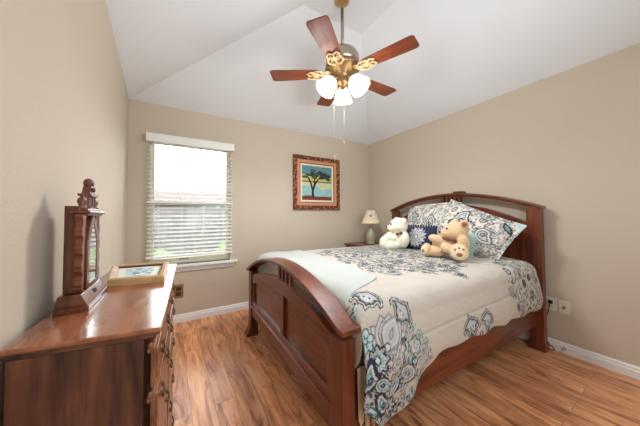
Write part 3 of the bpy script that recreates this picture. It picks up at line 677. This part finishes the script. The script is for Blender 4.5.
def blade_outline():
    P = []; 
    for x, w in ((.19, .054), (.23, .062), (.40, .071), (.56, .077), (.595, .076), (.612, .070), (.618, .056)): P.append((x, w))
    return P+[(x, -w) for x, w in reversed(P)]
for k in range(5):
    a = math.radians(1+72*k)
    Mb = Matrix.Rotation(a, 4, 'Z') @ T(0, 0, fz(2.41)) @ Matrix.Rotation(math.radians(1), 4, 'X')
    bm = B(); prism(bm, blade_outline(), -.004, .004, lambda u, v, h: Vector((u, v, h))); bl = obj('blade', bm, bladem, fan, False, .002)
    bl.matrix_local = Mb
    bm = B()
    tube(bm, [(.09, 0, .035), (.13, 0, .012), (.17, 0, -.008), (.24, 0, -.010), (.29, 0, -.008)], [.014, .012, .010, .009, .006], 8)
    for s in (-1, 1):
        tube(bm, [(.14, 0, .004), (.165, s*.036, -.010), (.195, s*.060, -.012), (.24, s*.054, -.012), (.258, s*.026, -.012), (.232, s*.012, -.012), (.205, s*.030, -.012)], .0085, 6)
        tube(bm, [(.235, s*.040, -.012), (.275, s*.050, -.012), (.305, s*.030, -.012), (.285, s*.006, -.012)], .0075, 6); tube(bm, [(.10, s*.0, .02), (.13, s*.03, .004), (.15, s*.028, -.004), (.16, 0, -.008)], .007, 6)
        for q in (.225, .265): ell(bm, (q, s*.030, -.011), (.007, .007, .005), None, 1)
    obj('blade_iron', bm, plain('pale_gold', (226, 200, 154), .35, .55, var=.12, vscale=40), bl, True)
shm, nt, b = newmat('lit_glass'); b.inputs['Base Color'].default_value = (1, .96, .88, 1); b.inputs['Roughness'].default_value = .4
b.inputs['Emission Color'].default_value = (1, .90, .72, 1); b.inputs['Emission Strength'].default_value = 3.2
def bulb_light(p):
    for kind, en in (('SPOT', 21), ('POINT', 9)):   # open mouth of the shade, and the glow through its glass
        l = bpy.data.lights.new('fan_bulb', kind); l.energy = en; l.color = (.93, .97, 1); l.shadow_soft_size = .09
        if kind == 'SPOT': l.spot_size = math.radians(165); l.spot_blend = .6
        o = bpy.data.objects.new('fan_bulb', l); COL.objects.link(o); o.location = p
for ang in (52, 172, -68):
    a = math.radians(ang); tilt = math.radians(38)
    Ms = T(FANX, FANY, 2.345) @ Matrix.Rotation(a, 4, 'Z') @ T(.085, 0, 0) @ Matrix.Rotation(PI-tilt, 4, 'Y')
    ML = T(-FANX, -FANY, -1.7) @ Ms
    bm = B(); tube(bm, [(.03, 0, 2.345+ZO), (.06, 0, 2.36+ZO), (.085, 0, 2.345+ZO)], .009, 8)
    for v in bm.verts: v.co = Matrix.Rotation(a, 3, 'Z') @ v.co
    lathe(bm, [(.012, -.012), (.026, 0), (.03, .02), (.027, .024)], 16, ML); arm = obj('shade_arm', bm, bronze, lk, True)
    bm = B(); prof = [(.022, .014), (.040, .024), (.060, .046), (.070, .075), (.074, .105), (.088, .138)]
    lathe(bm, prof+[(r-.004, z) for r, z in reversed(prof)], 24, ML, cap=False)
    obj('shade', bm, shm, fan, True)
    bulb_light(Ms @ Vector((0, 0, .155)))
for x, y, z1, in ((.035, .03, 1.815), (-.078, .02, 1.665)):
    bm = B(); tube(bm, [(x*.7, y, fz(2.33)), (x, y, fz(2.29)), (x, y, fz(z1+.02))], .0018, 6); pc = obj('pull_chain', bm, plain('chain_pale', (214, 208, 196), .35, .3), fan, True)
    bm = B(); lathe(bm, [(.002, fz(z1+.03)), (.006, fz(z1+.022)), (.0075, fz(z1+.008)), (.004, fz(z1-.004)), (.001, fz(z1-.008))], 10, T(x, y, 0)); obj('chain_fob', bm, plain('fob_wood', (196, 170, 130), .4) if x < 0 else bronze, pc, True)

# ------------------------------------------------------------------ framed painting on the back wall
pic = thing('framed_painting', 'square framed painting of a dark tree by a lake on the back wall', 'painting', bw(2.283, 0, 1.282), ANG_B)
carv, nt, b = newmat('carved_frame'); tc = nt.nodes.new('ShaderNodeTexCoord'); vr = nt.nodes.new('ShaderNodeTexVoronoi'); vr.inputs['Scale'].default_value = 28
rp = nt.nodes.new('ShaderNodeValToRGB'); rp.color_ramp.elements[0].position = .15; rp.color_ramp.elements[0].color = lin(186, 122, 78); rp.color_ramp.elements[1].position = .55; rp.color_ramp.elements[1].color = lin(90, 40, 24)
nt.links.new(tc.outputs['Object'], vr.inputs['Vector']); nt.links.new(vr.outputs['Distance'], rp.inputs['Fac']); nt.links.new(rp.outputs['Color'], b.inputs['Base Color']); b.inputs['Roughness'].default_value = .4
def pframe(bm, w0, z0, z1, w, y0, y1, slope=0):
    """mitred ring: outer half-width w0, heights z0..z1, moulding width w"""
    o = [(-w0, z0), (w0, z0), (w0, z1), (-w0, z1)]; i_ = [(-w0+w, z0+w), (w0-w, z0+w), (w0-w, z1-w), (-w0+w, z1-w)]
    vo0 = [bm.verts.new((a, y0, b_)) for a, b_ in o]; vo1 = [bm.verts.new((a, y1, b_)) for a, b_ in o]; vi0 = [bm.verts.new((a, y0, b_)) for a, b_ in i_]; vi1 = [bm.verts.new((a, y1+slope, b_)) for a, b_ in i_]
    for k in range(4):
        j = (k+1) % 4
        for f in ((vo0[k], vo0[j], vo1[j], vo1[k]), (vo1[k], vo1[j], vi1[j], vi1[k]), (vi1[k], vi1[j], vi0[j], vi0[k]), (vi0[k], vi0[j], vo0[j], vo0[k])): bm.faces.new(f)
PW, PH = .405, .80
bm = B(); pframe(bm, PW, 0, PH, .062, -.002, -.040, .006); obj('outer_frame', bm, carv, pic, False, .004)
bm = B(); pframe(bm, PW-.058, .058, PH-.058, .046, -.002, -.030); obj('inner_frame', bm, plain('liner_salmon', (206, 142, 104), .5, var=.08), pic, False, .003)
bm = B(); pframe(bm, PW-.100, .100, PH-.100, .014, -.002, -.026); obj('dark_fillet', bm, plain('fillet_dark', (84, 46, 34), .4), pic)
bm = B(); pframe(bm, PW-.112, .112, PH-.112, .03, -.002, -.020); obj('linen_mat', bm, plain('mat_cream', (236, 222, 196), .8), pic)
# canvas with a small painted landscape (flat paint layers)
paint = {n: plain('paint_'+n, c, .6, var=.12, vscale=25) for n, c in dict(sky=(92, 140, 150), gold=(206, 190, 112), lake=(150, 196, 196), mist=(214, 206, 160), shore=(120, 52, 36), hill=(96, 120, 84), trunk=(40, 28, 24), leaf=(34, 52, 46), leaf2=(62, 92, 60)).items()}
names = list(paint); mats = [paint[n] for n in names]; CW = PW-.138; Z0, Z1 = .136, PH-.136
bm = B()
def band(z0, z1, n, y=-.010): box(bm, -CW, CW, y, -.004, lerp(Z0, Z1, z0), lerp(Z0, Z1, z1), None, names.index(n))
for a in ((0, .12, 'shore'), (.12, .42, 'lake'), (.42, .52, 'mist'), (.52, .56, 'hill'), (.56, .74, 'gold'), (.74, 1, 'sky')): band(*a)
pc = lambda u, v: (u*CW, lerp(Z0, Z1, v))
def blob(P, n, y): prism(bm, [pc(*q) for q in P], y, -.0095, lambda a, z, h: Vector((a, h, z)), names.index(n))
blob([(-1, 0), (1, 0), (1, .07), (.4, .13), (-.1, .10), (-.5, .15), (-1, .12)], 'shore', -.0105)
blob([(.1, .30), (.9, .36), (1, .42), (.2, .40)], 'mist', -.0105)
blob([(-.35, .08), (-.2, .08), (-.22, .28), (-.1, .45), (.12, .62), (.06, .64), (-.18, .50), (-.28, .38), (-.4, .56), (-.6, .7), (-.64, .67), (-.46, .5), (-.36, .3)], 'trunk', -.0112)
blob([(-.27, .36), (-.2, .36), (-.12, .6), (-.08, .8), (-.14, .8), (-.2, .6)], 'trunk', -.0114)
rg = random.Random(2)
for k in range(34):
    u = rg.uniform(-.85, .85); v = .66+.22*math.sqrt(max(0, 1-(u/.95)**2))*rg.random()-.05*abs(u); r = rg.uniform(.05, .12)
    blob([(u+r*1.5*math.cos(t)*(1+.3*rg.random()), v+r*.38*math.sin(t)*(1+.3*rg.random())) for t in linspace(0, 2*PI, 10)[:-1]], ('leaf', 'leaf', 'leaf2')[k % 3], -.0116-.00005*k)
obj('canvas', bm, mats, pic)

# ------------------------------------------------------------------ nightstand and lamp behind the bed
ns = thing('nightstand', 'cherry wood nightstand between the bed and the back wall', 'nightstand', bw(3.03, .32, 0), ANG_B)
bm = B(); box(bm, -.29, .29, -.21, .25, .725, .75); obj('top', bm, cw('x'), ns, False, .006)
bm = B(); box(bm, -.265, .265, -.18, .24, .12, .725); nbd = obj('body', bm, cw('x'), ns, False, .003)
for z0, z1 in ((.15, .42), (.44, .70)):
    bm = B(); box(bm, -.245, .245, -.197, -.178, z0, z1); dr = obj('drawer', bm, cw('x'), ns, False, .004)
    bm = B(); lathe(bm, [(.006, 0), (.006, .012), (.014, .02), (.012, .03), (.004, .033)], 12, T(0, -.197, (z0+z1)/2) @ Matrix.Rotation(PI/2, 4, 'X')); obj('knob', bm, bronze, dr, True)
for sx in (-1, 1):
    for y in (-.16, .22):
        bm = B(); box(bm, sx*.245-.02, sx*.245+.02, y-.02, y+.02, 0, .125); obj('leg', bm, cw('z'), ns, False, .003)
lp = bw(3.045, .36, .75)
lamp = thing('table_lamp', 'small pale ceramic table lamp with cream shade on the nightstand', 'lamp', lp)
bm = B(); lathe(bm, [(.062, 0), (.066, .012), (.06, .02), (.070, .05), (.078, .09), (.072, .13), (.052, .18), (.028, .23), (.022, .255), (.026, .265), (.012, .275)], 28); obj('base', bm, plain('celadon', (172, 168, 140), .25, var=.08), lamp, True)
bm = B(); tube(bm, [(0, 0, .27), (0, 0, .36)], .008, 8); lathe(bm, [(.016, .30), (.018, .31), (.018, .34), (.014, .35)], 12); obj('socket', bm, bronze, lamp, True)
bm = B(); P = [(.138, .335), (.062, .515)]; lathe(bm, P+[(r-.004, z) for r, z in reversed(P)], 32, None, False)
bmesh.ops.contextual_create(bm, geom=[]) if False else None
sh = obj('shade', bm, plain('shade_cream', (226, 204, 180), .8), lamp, True)
bm = B(); rings = []
for r, z in ((.140, .352), (.143, .33), (.147, .318)):
    rings.append([bm.verts.new((r*math.cos(k*2*PI/64), r*math.sin(k*2*PI/64), z-(.008*abs(math.sin(k*PI/8*2)) if z < .32 else 0))) for k in range(64)])
for A, Bq in zip(rings, rings[1:]):
    for k in range(64): bm.faces.new((A[k], A[(k+1) % 64], Bq[(k+1) % 64], Bq[k]))
lt = obj('lace_trim', bm, plain('lace', (228, 216, 164), .9), sh, True); md = lt.modifiers.new('thick', 'SOLIDIFY'); md.thickness = .002
bm = B(); tv = (Vector((0, 0, 0))-lp); ta = math.atan2(tv.y, tv.x)
hrt = [(0, -.02), (.018, .002), (.018, .012), (.009, .018), (0, .010), (-.009, .018), (-.018, .012), (-.018, .002)]
prism(bm, hrt, .098, .104, lambda u, v, h: Matrix.Rotation(ta, 3, 'Z') @ Vector((h-v*.42, u, .43+v))); obj('heart_motif', bm, plain('heart_plum', (140, 96, 104), .8), sh)
bm = B(); lathe(bm, [(.003, .51), (.003, .525), (.008, .532), (.006, .542), (.002, .546)], 10); obj('finial', bm, bronze, lamp, True)

# ------------------------------------------------------------------ outlets, cord, door stop
def plate(name, label, cat, M_loc, rz, mat, kind):
    r = thing(name, label, cat, M_loc, rz); r.scale = (kind or 1,)*3
    bm = B(); box(bm, -.036, .036, -.006, 0, -.058, .058); obj('plate', bm, mat, r, False, .003)
    return r
ivory = plain('ivory_plastic', (228, 220, 200), .4, var=.01); dark = plain('slot_dark', (50, 44, 38), .6)
po = plate('power_outlet', 'ivory wall outlet beside the bed post with a black plug in it', 'outlet', rw(2.365, 0, .395), ANG_R, ivory, 0)
for z in (-.022, .022):
    bm = B(); box(bm, -.017, .017, -.0085, -.005, z-.014, z+.014); q = obj('socket', bm, ivory, po, False, .003)
    bm = B()
    for s in (-.007, .007): box(bm, s-.0015, s+.0015, -.0092, -.008, z-.005, z+.006)
    obj('slot', bm, dark, q)
jk = plate('cable_outlet', 'ivory wall plate with a round cable jack, right of the plugged outlet', 'outlet', rw(2.448, 0, .388), ANG_R, ivory, 0)
bm = B(); lathe(bm, [(.012, 0), (.012, .004), (.006, .006), (.006, .016), (.003, .017)], 12, T(0, -.006, 0) @ Matrix.Rotation(PI/2, 4, 'X')); obj('jack', bm, plain('jack_brass', (170, 140, 84), .3, .8), jk, True)
cord = thing('power_lead', 'thin black power lead running from the outlet down to the floor behind the bed', 'cord', rw(2.365, 0, 0), ANG_R)
bm = B(); box(bm, -.014, .014, -.034, -.0095, .402, .430); pg = obj('plug', bm, plain('plug_black', (26, 24, 24), .4), cord, False, .004)
bm = B(); pts = [(0, -.034, .414), (0, -.05, .40), (-.008, -.048, .34), (-.03, -.04, .28), (-.07, -.035, .255), (-.12, -.04, .20), (-.14, -.045, .10), (-.10, -.04, .03), (-.04, -.035, .045), (.01, -.035, .03), (.015, -.05, .01), (-.06, -.06, .006), (-.2, -.06, .006)]
def smoothpts(p, n=8):
    p = [Vector(q) for q in p]; o = []
    for i in range(len(p)-1):
        a, b_, c, d = p[max(i-1, 0)], p[i], p[i+1], p[min(i+2, len(p)-1)]
        for k in range(n):
            t = k/n; o.append(.5*((2*b_)+(c-a)*t+(2*a-5*b_+4*c-d)*t*t+(3*b_-a-3*c+d)*t**3))
    return o+[p[-1]]
tube(bm, smoothpts(pts), .0035, 6); obj('cable', bm, plain('plug_black', (26, 24, 24), .4), cord, True)
ds = thing('door_stop', 'small grey door stop on the right baseboard', 'door stop', rw(2.445, .016, .045), ANG_R)
bm = B(); lathe(bm, [(.012, 0), (.012, .004), (.005, .006), (.005, .035), (.009, .036), (.009, .046), (.006, .048)], 12, Matrix.Rotation(PI/2, 4, 'X')); obj('bumper', bm, plain('stop_grey', (170, 168, 160), .5), ds, True)
bo_ = plate('bronze_outlet', 'bronze outlet plate low on the back wall beside the dresser', 'outlet', bw(.472, 0, .348), ANG_B, plain('oil_bronze', (156, 116, 80), .4, .4, var=.3, vscale=60), 1.3)
for z in (-.022, .022):
    bm = B(); box(bm, -.018, .018, -.016, -.005, z-.015, z+.015); obj('socket', bm, plain('socket_brown', (62, 42, 32), .5), bo_, False, .003)

# ------------------------------------------------------------------ dresser
DC = Vector((-.12, 1.09, 0)); DZ = .94
NLc, NRc, FRc, FLc = Vector((-.273, .715, 0)), Vector((-.0105, .667, 0)), Vector((.040, 1.505, 0)), Vector((-.232, 1.535, 0))
dres = thing('dresser', 'reddish brown wooden dresser with molded top along the left wall', 'dresser', DC)
def dquad(inn_f, inn_n, inn_r=0, out_b=0):
    """plan outline inset at the front, near, far and back sides"""
    fdir = (FRc-NRc).normalized(); ndir = (NRc-NLc).normalized(); bdir = (FLc-NLc).normalized()
    ix = -ndir
    def mv(p, a, b_): return p+a+b_-DC
    nl = NLc+fdir*inn_n+ndir*out_b; nr_ = NRc+fdir*inn_n-ndir*inn_f; fr = FRc-fdir*inn_r-ndir*inn_f; fl = FLc-fdir*inn_r+ndir*out_b
    return [q-DC for q in (nl, nr_, fr, fl)]
def dslab(bm, q, z0, z1): hexa(bm, [Vector((p.x, p.y, z0)) for p in q]+[Vector((p.x, p.y, z1)) for p in q])
def dw(axis): return wood('dresser_wood', (58, 29, 21), (128, 78, 57), axis, .36, 8, .09, .12)
topm = wood('dresser_top', (124, 68, 43), (168, 106, 72), 'y', .2, 8, .12, .5)
bm = B(); dslab(bm, dquad(0, 0), DZ-.011, DZ); tp = obj('top', bm, topm, dres, False, .004)
bm = B(); dslab(bm, dquad(.006, .006, .004, .002), DZ-.018, DZ-.010); dslab(bm, dquad(.011, .011, .008, .004), DZ-.026, DZ-.018); obj('top_molding', bm, dw('y'), tp, False, .003)
bm = B(); dslab(bm, dquad(.036, .013, .012, .006), .05, DZ-.026); dslab(bm, dquad(.024, .042, .03, .008), .06, DZ-.027); obj('body', bm, dw('z'), dres, False, .003)
bm = B(); dslab(bm, dquad(.012, .006, .004, .004), .0, .08); obj('plinth', bm, dw('y'), dres, False, .004)
n_ = (NRc-NLc).normalized(); f_ = (FRc-NRc).normalized(); N0 = NRc-DC; flen = (FRc-NRc).length; nfr = Vector((f_.y, -f_.x, 0))
brassp = plain('pull_bronze', (104, 82, 60), .35, .8)
rows = [(.795, .890), (.672, .783), (.505, .660), (.320, .493), (.10, .308)]
FB = N0-n_*.020
def dp(h, off, z): p = FB+f_*h+nfr*off; return Vector((p.x, p.y, z))
for z0, z1 in rows:
    for h0, h1 in ((.024, flen/2-.006), (flen/2+.006, flen-.02)):
        bm = B()
        def slab(a0, a1, zz0, zz1, o0, o1): hexa(bm, [dp(a0, o0, zz0), dp(a1, o0, zz0), dp(a1, o1, zz0), dp(a0, o1, zz0), dp(a0, o0, zz1), dp(a1, o0, zz1), dp(a1, o1, zz1), dp(a0, o1, zz1)])
        slab(h0, h1, z0, z1, -.004, .006); slab(h0+.012, h1-.012, z0+.012, z1-.012, .004, .010)
        dr = obj('drawer', bm, wood('drawer_wood', (112, 64, 42), (170, 112, 78), 'y', .35, 8, .09, .12), dres, False, .003)
        for hp_ in (lerp(h0, h1, .25), lerp(h0, h1, .75)):
            bm = B(); zc = (z0+z1)/2
            for s in (-.022, .022): ell(bm, dp(hp_+s, .010, zc+.004), (.006, .006, .008), None, 2)
            tube(bm, smoothpts([dp(hp_-.022, .012, zc+.004), dp(hp_-.019, .017, zc-.008), dp(hp_, .018, zc-.012), dp(hp_+.019, .017, zc-.008), dp(hp_+.022, .012, zc+.004)], 4), .0028, 6)
            obj('pull', bm, brassp, dr, True)
for zc in (.900, .789, .666, .499, .314):
    bm = B(); ell(bm, dp(.006, -.002, zc), (.005, .007, .008), None, 2); ell(bm, dp(.006, -.005, zc-.010), (.004, .006, .007), None, 2); obj('corbel', bm, plain('corbel_tan', (136, 88, 60), .45, var=.2, vscale=90), dres, True)

# ------------------------------------------------------------------ framed print lying on the dresser
PF = [Vector((-.188, 1.160, 0)), Vector((-.012, 1.112, 0)), Vector((.003, 1.430, 0)), Vector((-.222, 1.475, 0))]
pcn = sum(PF, Vector())/4
lf = thing('framed_print', 'gold wood framed print lying flat on top of the dresser', 'picture frame', (pcn.x, pcn.y, DZ))
def inset(P, d):
    n = len(P); o = []
    for i in range(n):
        a = (P[i]-P[i-1]).normalized(); c = (P[(i+1) % n]-P[i]).normalized(); na = Vector((-a.y, a.x, 0)); nc = Vector((-c.y, c.x, 0))
        bis = (na+nc); o.append(P[i]+bis*(d/(bis.length**2/2)))
    return o
def loop(bm, A, za, Bq, zb):
    a = [bm.verts.new((p.x, p.y, za)) for p in A]; b_ = [bm.verts.new((p.x, p.y, zb)) for p in Bq]
    for i in range(4): bm.faces.new((a[i], a[(i+1) % 4], b_[(i+1) % 4], b_[i]))
Q = [p-pcn for p in PF]
bm = B(); I1, I2, I3 = inset(Q, .006), inset(Q, .02), inset(Q, .026)
loop(bm, Q, 0, Q, .022); loop(bm, Q, .022, I1, .028); loop(bm, I1, .028, I2, .024); loop(bm, I2, .024, I2, .001); loop(bm, I2, .001, Q, 0); bmesh.ops.remove_doubles(bm, verts=bm.verts, dist=1e-5)
obj('frame', bm, wood('gold_frame', (176, 134, 86), (224, 186, 136), 'x', .35, 10, .1), lf)
bm = B(); loop(bm, I2, .0235, I3, .021); loop(bm, I3, .021, I3, .002); loop(bm, I3, .002, I2, .002); loop(bm, I2, .002, I2, .0235); bmesh.ops.remove_doubles(bm, verts=bm.verts, dist=1e-5)
obj('fillet', bm, plain('fillet_brown', (96, 64, 42), .4), lf)
bm = B(); hexa(bm, [Vector((p.x, p.y, .003)) for p in I3]+[Vector((p.x, p.y, .014)) for p in I3]); obj('mat_board', bm, plain('mat_pale', (226, 224, 208), .7), lf)
bm = B(); rg = random.Random(8); I5 = inset(Q, .052)
hexa(bm, [Vector((p.x, p.y, .0142)) for p in I5]+[Vector((p.x, p.y, .0150)) for p in I5], 0)
for k in range(22):
    s, t = rg.random()*.8+.1, rg.random()*.7+.15; c = (I5[0]*(1-s)+I5[1]*s)*(1-t)+(I5[3]*(1-s)+I5[2]*s)*t; r = rg.uniform(.007, .016)
    P = [(c.x+r*1.2*math.cos(a)*(.7+.5*rg.random()), c.y+r*math.sin(a)*(.7+.5*rg.random())) for a in linspace(0, 2*PI, 9)[:-1]]
    prism(bm, P, .0149, .0153+.00005*k, lambda u, v, h: Vector((u, v, h)), 1+k % 3)
obj('print', bm, [plain('print_sky', (176, 198, 200), .5), plain('print_blue', (92, 134, 150), .5), plain('print_green', (120, 140, 112), .5), plain('print_light', (216, 220, 206), .5)], lf)

# ------------------------------------------------------------------ mantel clock on the dresser
ca_, cb_ = Vector((-.180, .889, 0)), Vector((-.176, 1.104, 0))     # front edge of the base, near and far
cdir = (cb_-ca_).normalized(); cfront = Vector((cdir.y, -cdir.x, 0)); CWD = (cb_-ca_).length
cc = (ca_+cb_)/2-cfront*.042
clock = thing('mantel_clock', 'carved dark wood mantel clock case with pointed glass door on the dresser', 'clock', (cc.x, cc.y, DZ), math.atan2(cfront.y, cfront.x))
def kw(axis): return wood('clock_wood', (70, 32, 20), (126, 70, 46), axis, .28, 14, .1, .15)
hw = CWD/2       # local x = facing direction, y = along (far is +)
bm = B()
strip(bm, [-hw, hw], lambda y: 0, lambda y: .014, -.028, .042, fx); strip(bm, [-hw+.004, hw-.004], lambda y: .014, lambda y: .018, -.026, .038, fx)
# sloping ogee tier
hexa(bm, [Vector(q) for q in ((-.026, -hw+.004, .018), (.038, -hw+.004, .018), (.038, hw-.004, .018), (-.026, hw-.004, .018), (-.024, -hw+.014, .044), (.022, -hw+.014, .044), (.022, hw-.014, .044), (-.024, hw-.014, .044))])
base_ = obj('base', bm, kw('y'), clock, False, .002)
bm = B(); 
Mm = T(.0305, 0, .031) @ Matrix.Rotation(math.atan2(.016, .026), 4, 'Y').inverted()
for k, (y, w, h) in enumerate(((-.012, .004, .012), (-.004, .009, .003), (-.004, .003, .012), (.006, .004, .012), (.013, .007, .003), (.013, .007, .012))):
    box(bm, -.0008, .0012, y-w/2, y+w/2, -h/2, h/2, Mm)
obj('lettering', bm, plain('ink_black', (24, 20, 20), .5), base_)
bw_, bh = hw-.035, .285
bm = B(); box(bm, -.020, .012, -bw_, bw_, .044, bh); obj('case', bm, kw('z'), clock, False, .002)
# front plate with a pointed arch opening
AW, AH, AP = .036, .165, .225
def arch(w, z0, zs, zp): return [(-w, z0), (w, z0), (w, zs), (w*.75, lerp(zs, zp, .42)), (w*.38, lerp(zs, zp, .78)), (0, zp), (-w*.38, lerp(zs, zp, .78)), (-w*.75, lerp(zs, zp, .42)), (-w, zs)]
def archring(bm, A, Bq, x0, x1):
    n = len(A); q = [[bm.verts.new((x, u, z)) for u, z in P] for P, x in ((A, x0), (A, x1), (Bq, x0), (Bq, x1))]
    for i in range(n):
        j = (i+1) % n
        for a, b_ in ((0, 1), (1, 3), (3, 2), (2, 0)): bm.faces.new((q[a][i], q[a][j], q[b_][j], q[b_][i]))
outer = arch(AW+.022, .046, .185, .262); inner_ = arch(AW, .062, .175, .232)
bm = B(); archring(bm, outer, inner_, .010, .026); door = obj('door', bm, kw('z'), clock, False, .002)
mirm, nt, b = newmat('clock_glass'); b.inputs['Base Color'].default_value = lin(190, 192, 180); b.inputs['Metallic'].default_value = .85; b.inputs['Roughness'].default_value = .06
bm = B(); prism(bm, arch(AW+.002, .060, .176, .234), .013, .0245, lambda u, v, h: Vector((h, u, v))); obj('glass', bm, mirm, door)
bm = B(); box(bm, .010, .020, -bw_+.002, -AW-.016, .044, .264); box(bm, .010, .020, AW+.016, bw_-.002, .044, .264); obj('pilaster', bm, kw('z'), clock)
for s in (-1, 1):   # scalloped carved sides
    bm = B(); P = [(0, .046)]
    for k in range(60):
        t = k/59; z = lerp(.046, .262, t); P.append((.010+.011*abs(math.sin(t*PI*4.5))+.004*abs(math.sin(t*PI*13)), z))
    P.append((0, .262)); prism(bm, P, .006, .022, lambda u, z, h: Vector((h, s*(bw_-.004+u), z))); obj('scroll_side', bm, kw('z'), clock, False, .001)
bm = B(); box(bm, -.004, .030, -bw_-.008, bw_+.008, .258, .264); box(bm, -.006, .036, -bw_-.014, bw_+.014, .264, .271); box(bm, -.004, .028, -bw_+.002, bw_-.002, .271, .278); cor = obj('cornice', bm, kw('y'), clock, False, .002)
bm = B(); W2 = .030
for s in (-1, 1): tube(bm, [(.012, s*W2*.75, .276), (.012, s*W2*.75, .318)], .007, 10)
box(bm, .0, .024, -W2, W2, .276, .283); box(bm, -.003, .027, -W2-.008, W2+.008, .316, .323)
prism(bm, [(-W2, .323), (W2, .323), (W2*.55, .344), (0, .356), (-W2*.55, .344)], .003, .021, lambda u, z, h: Vector((h, u, z)))
ell(bm, (.012, 0, .357), (.013, .015, .015), None, 3); ell(bm, (.023, 0, .337), (.005, .008, .008), None, 2)
obj('turret', bm, kw('z'), cor, False)
for s in (-1, 1):
    bm = B(); lathe(bm, [(.010, .276), (.012, .282), (.006, .287), (.011, .298), (.009, .306), (.004, .311), (.006, .316), (.001, .321)], 12, T(.012, s*(bw_-.012), 0)); obj('finial', bm, kw('z'), cor, True)
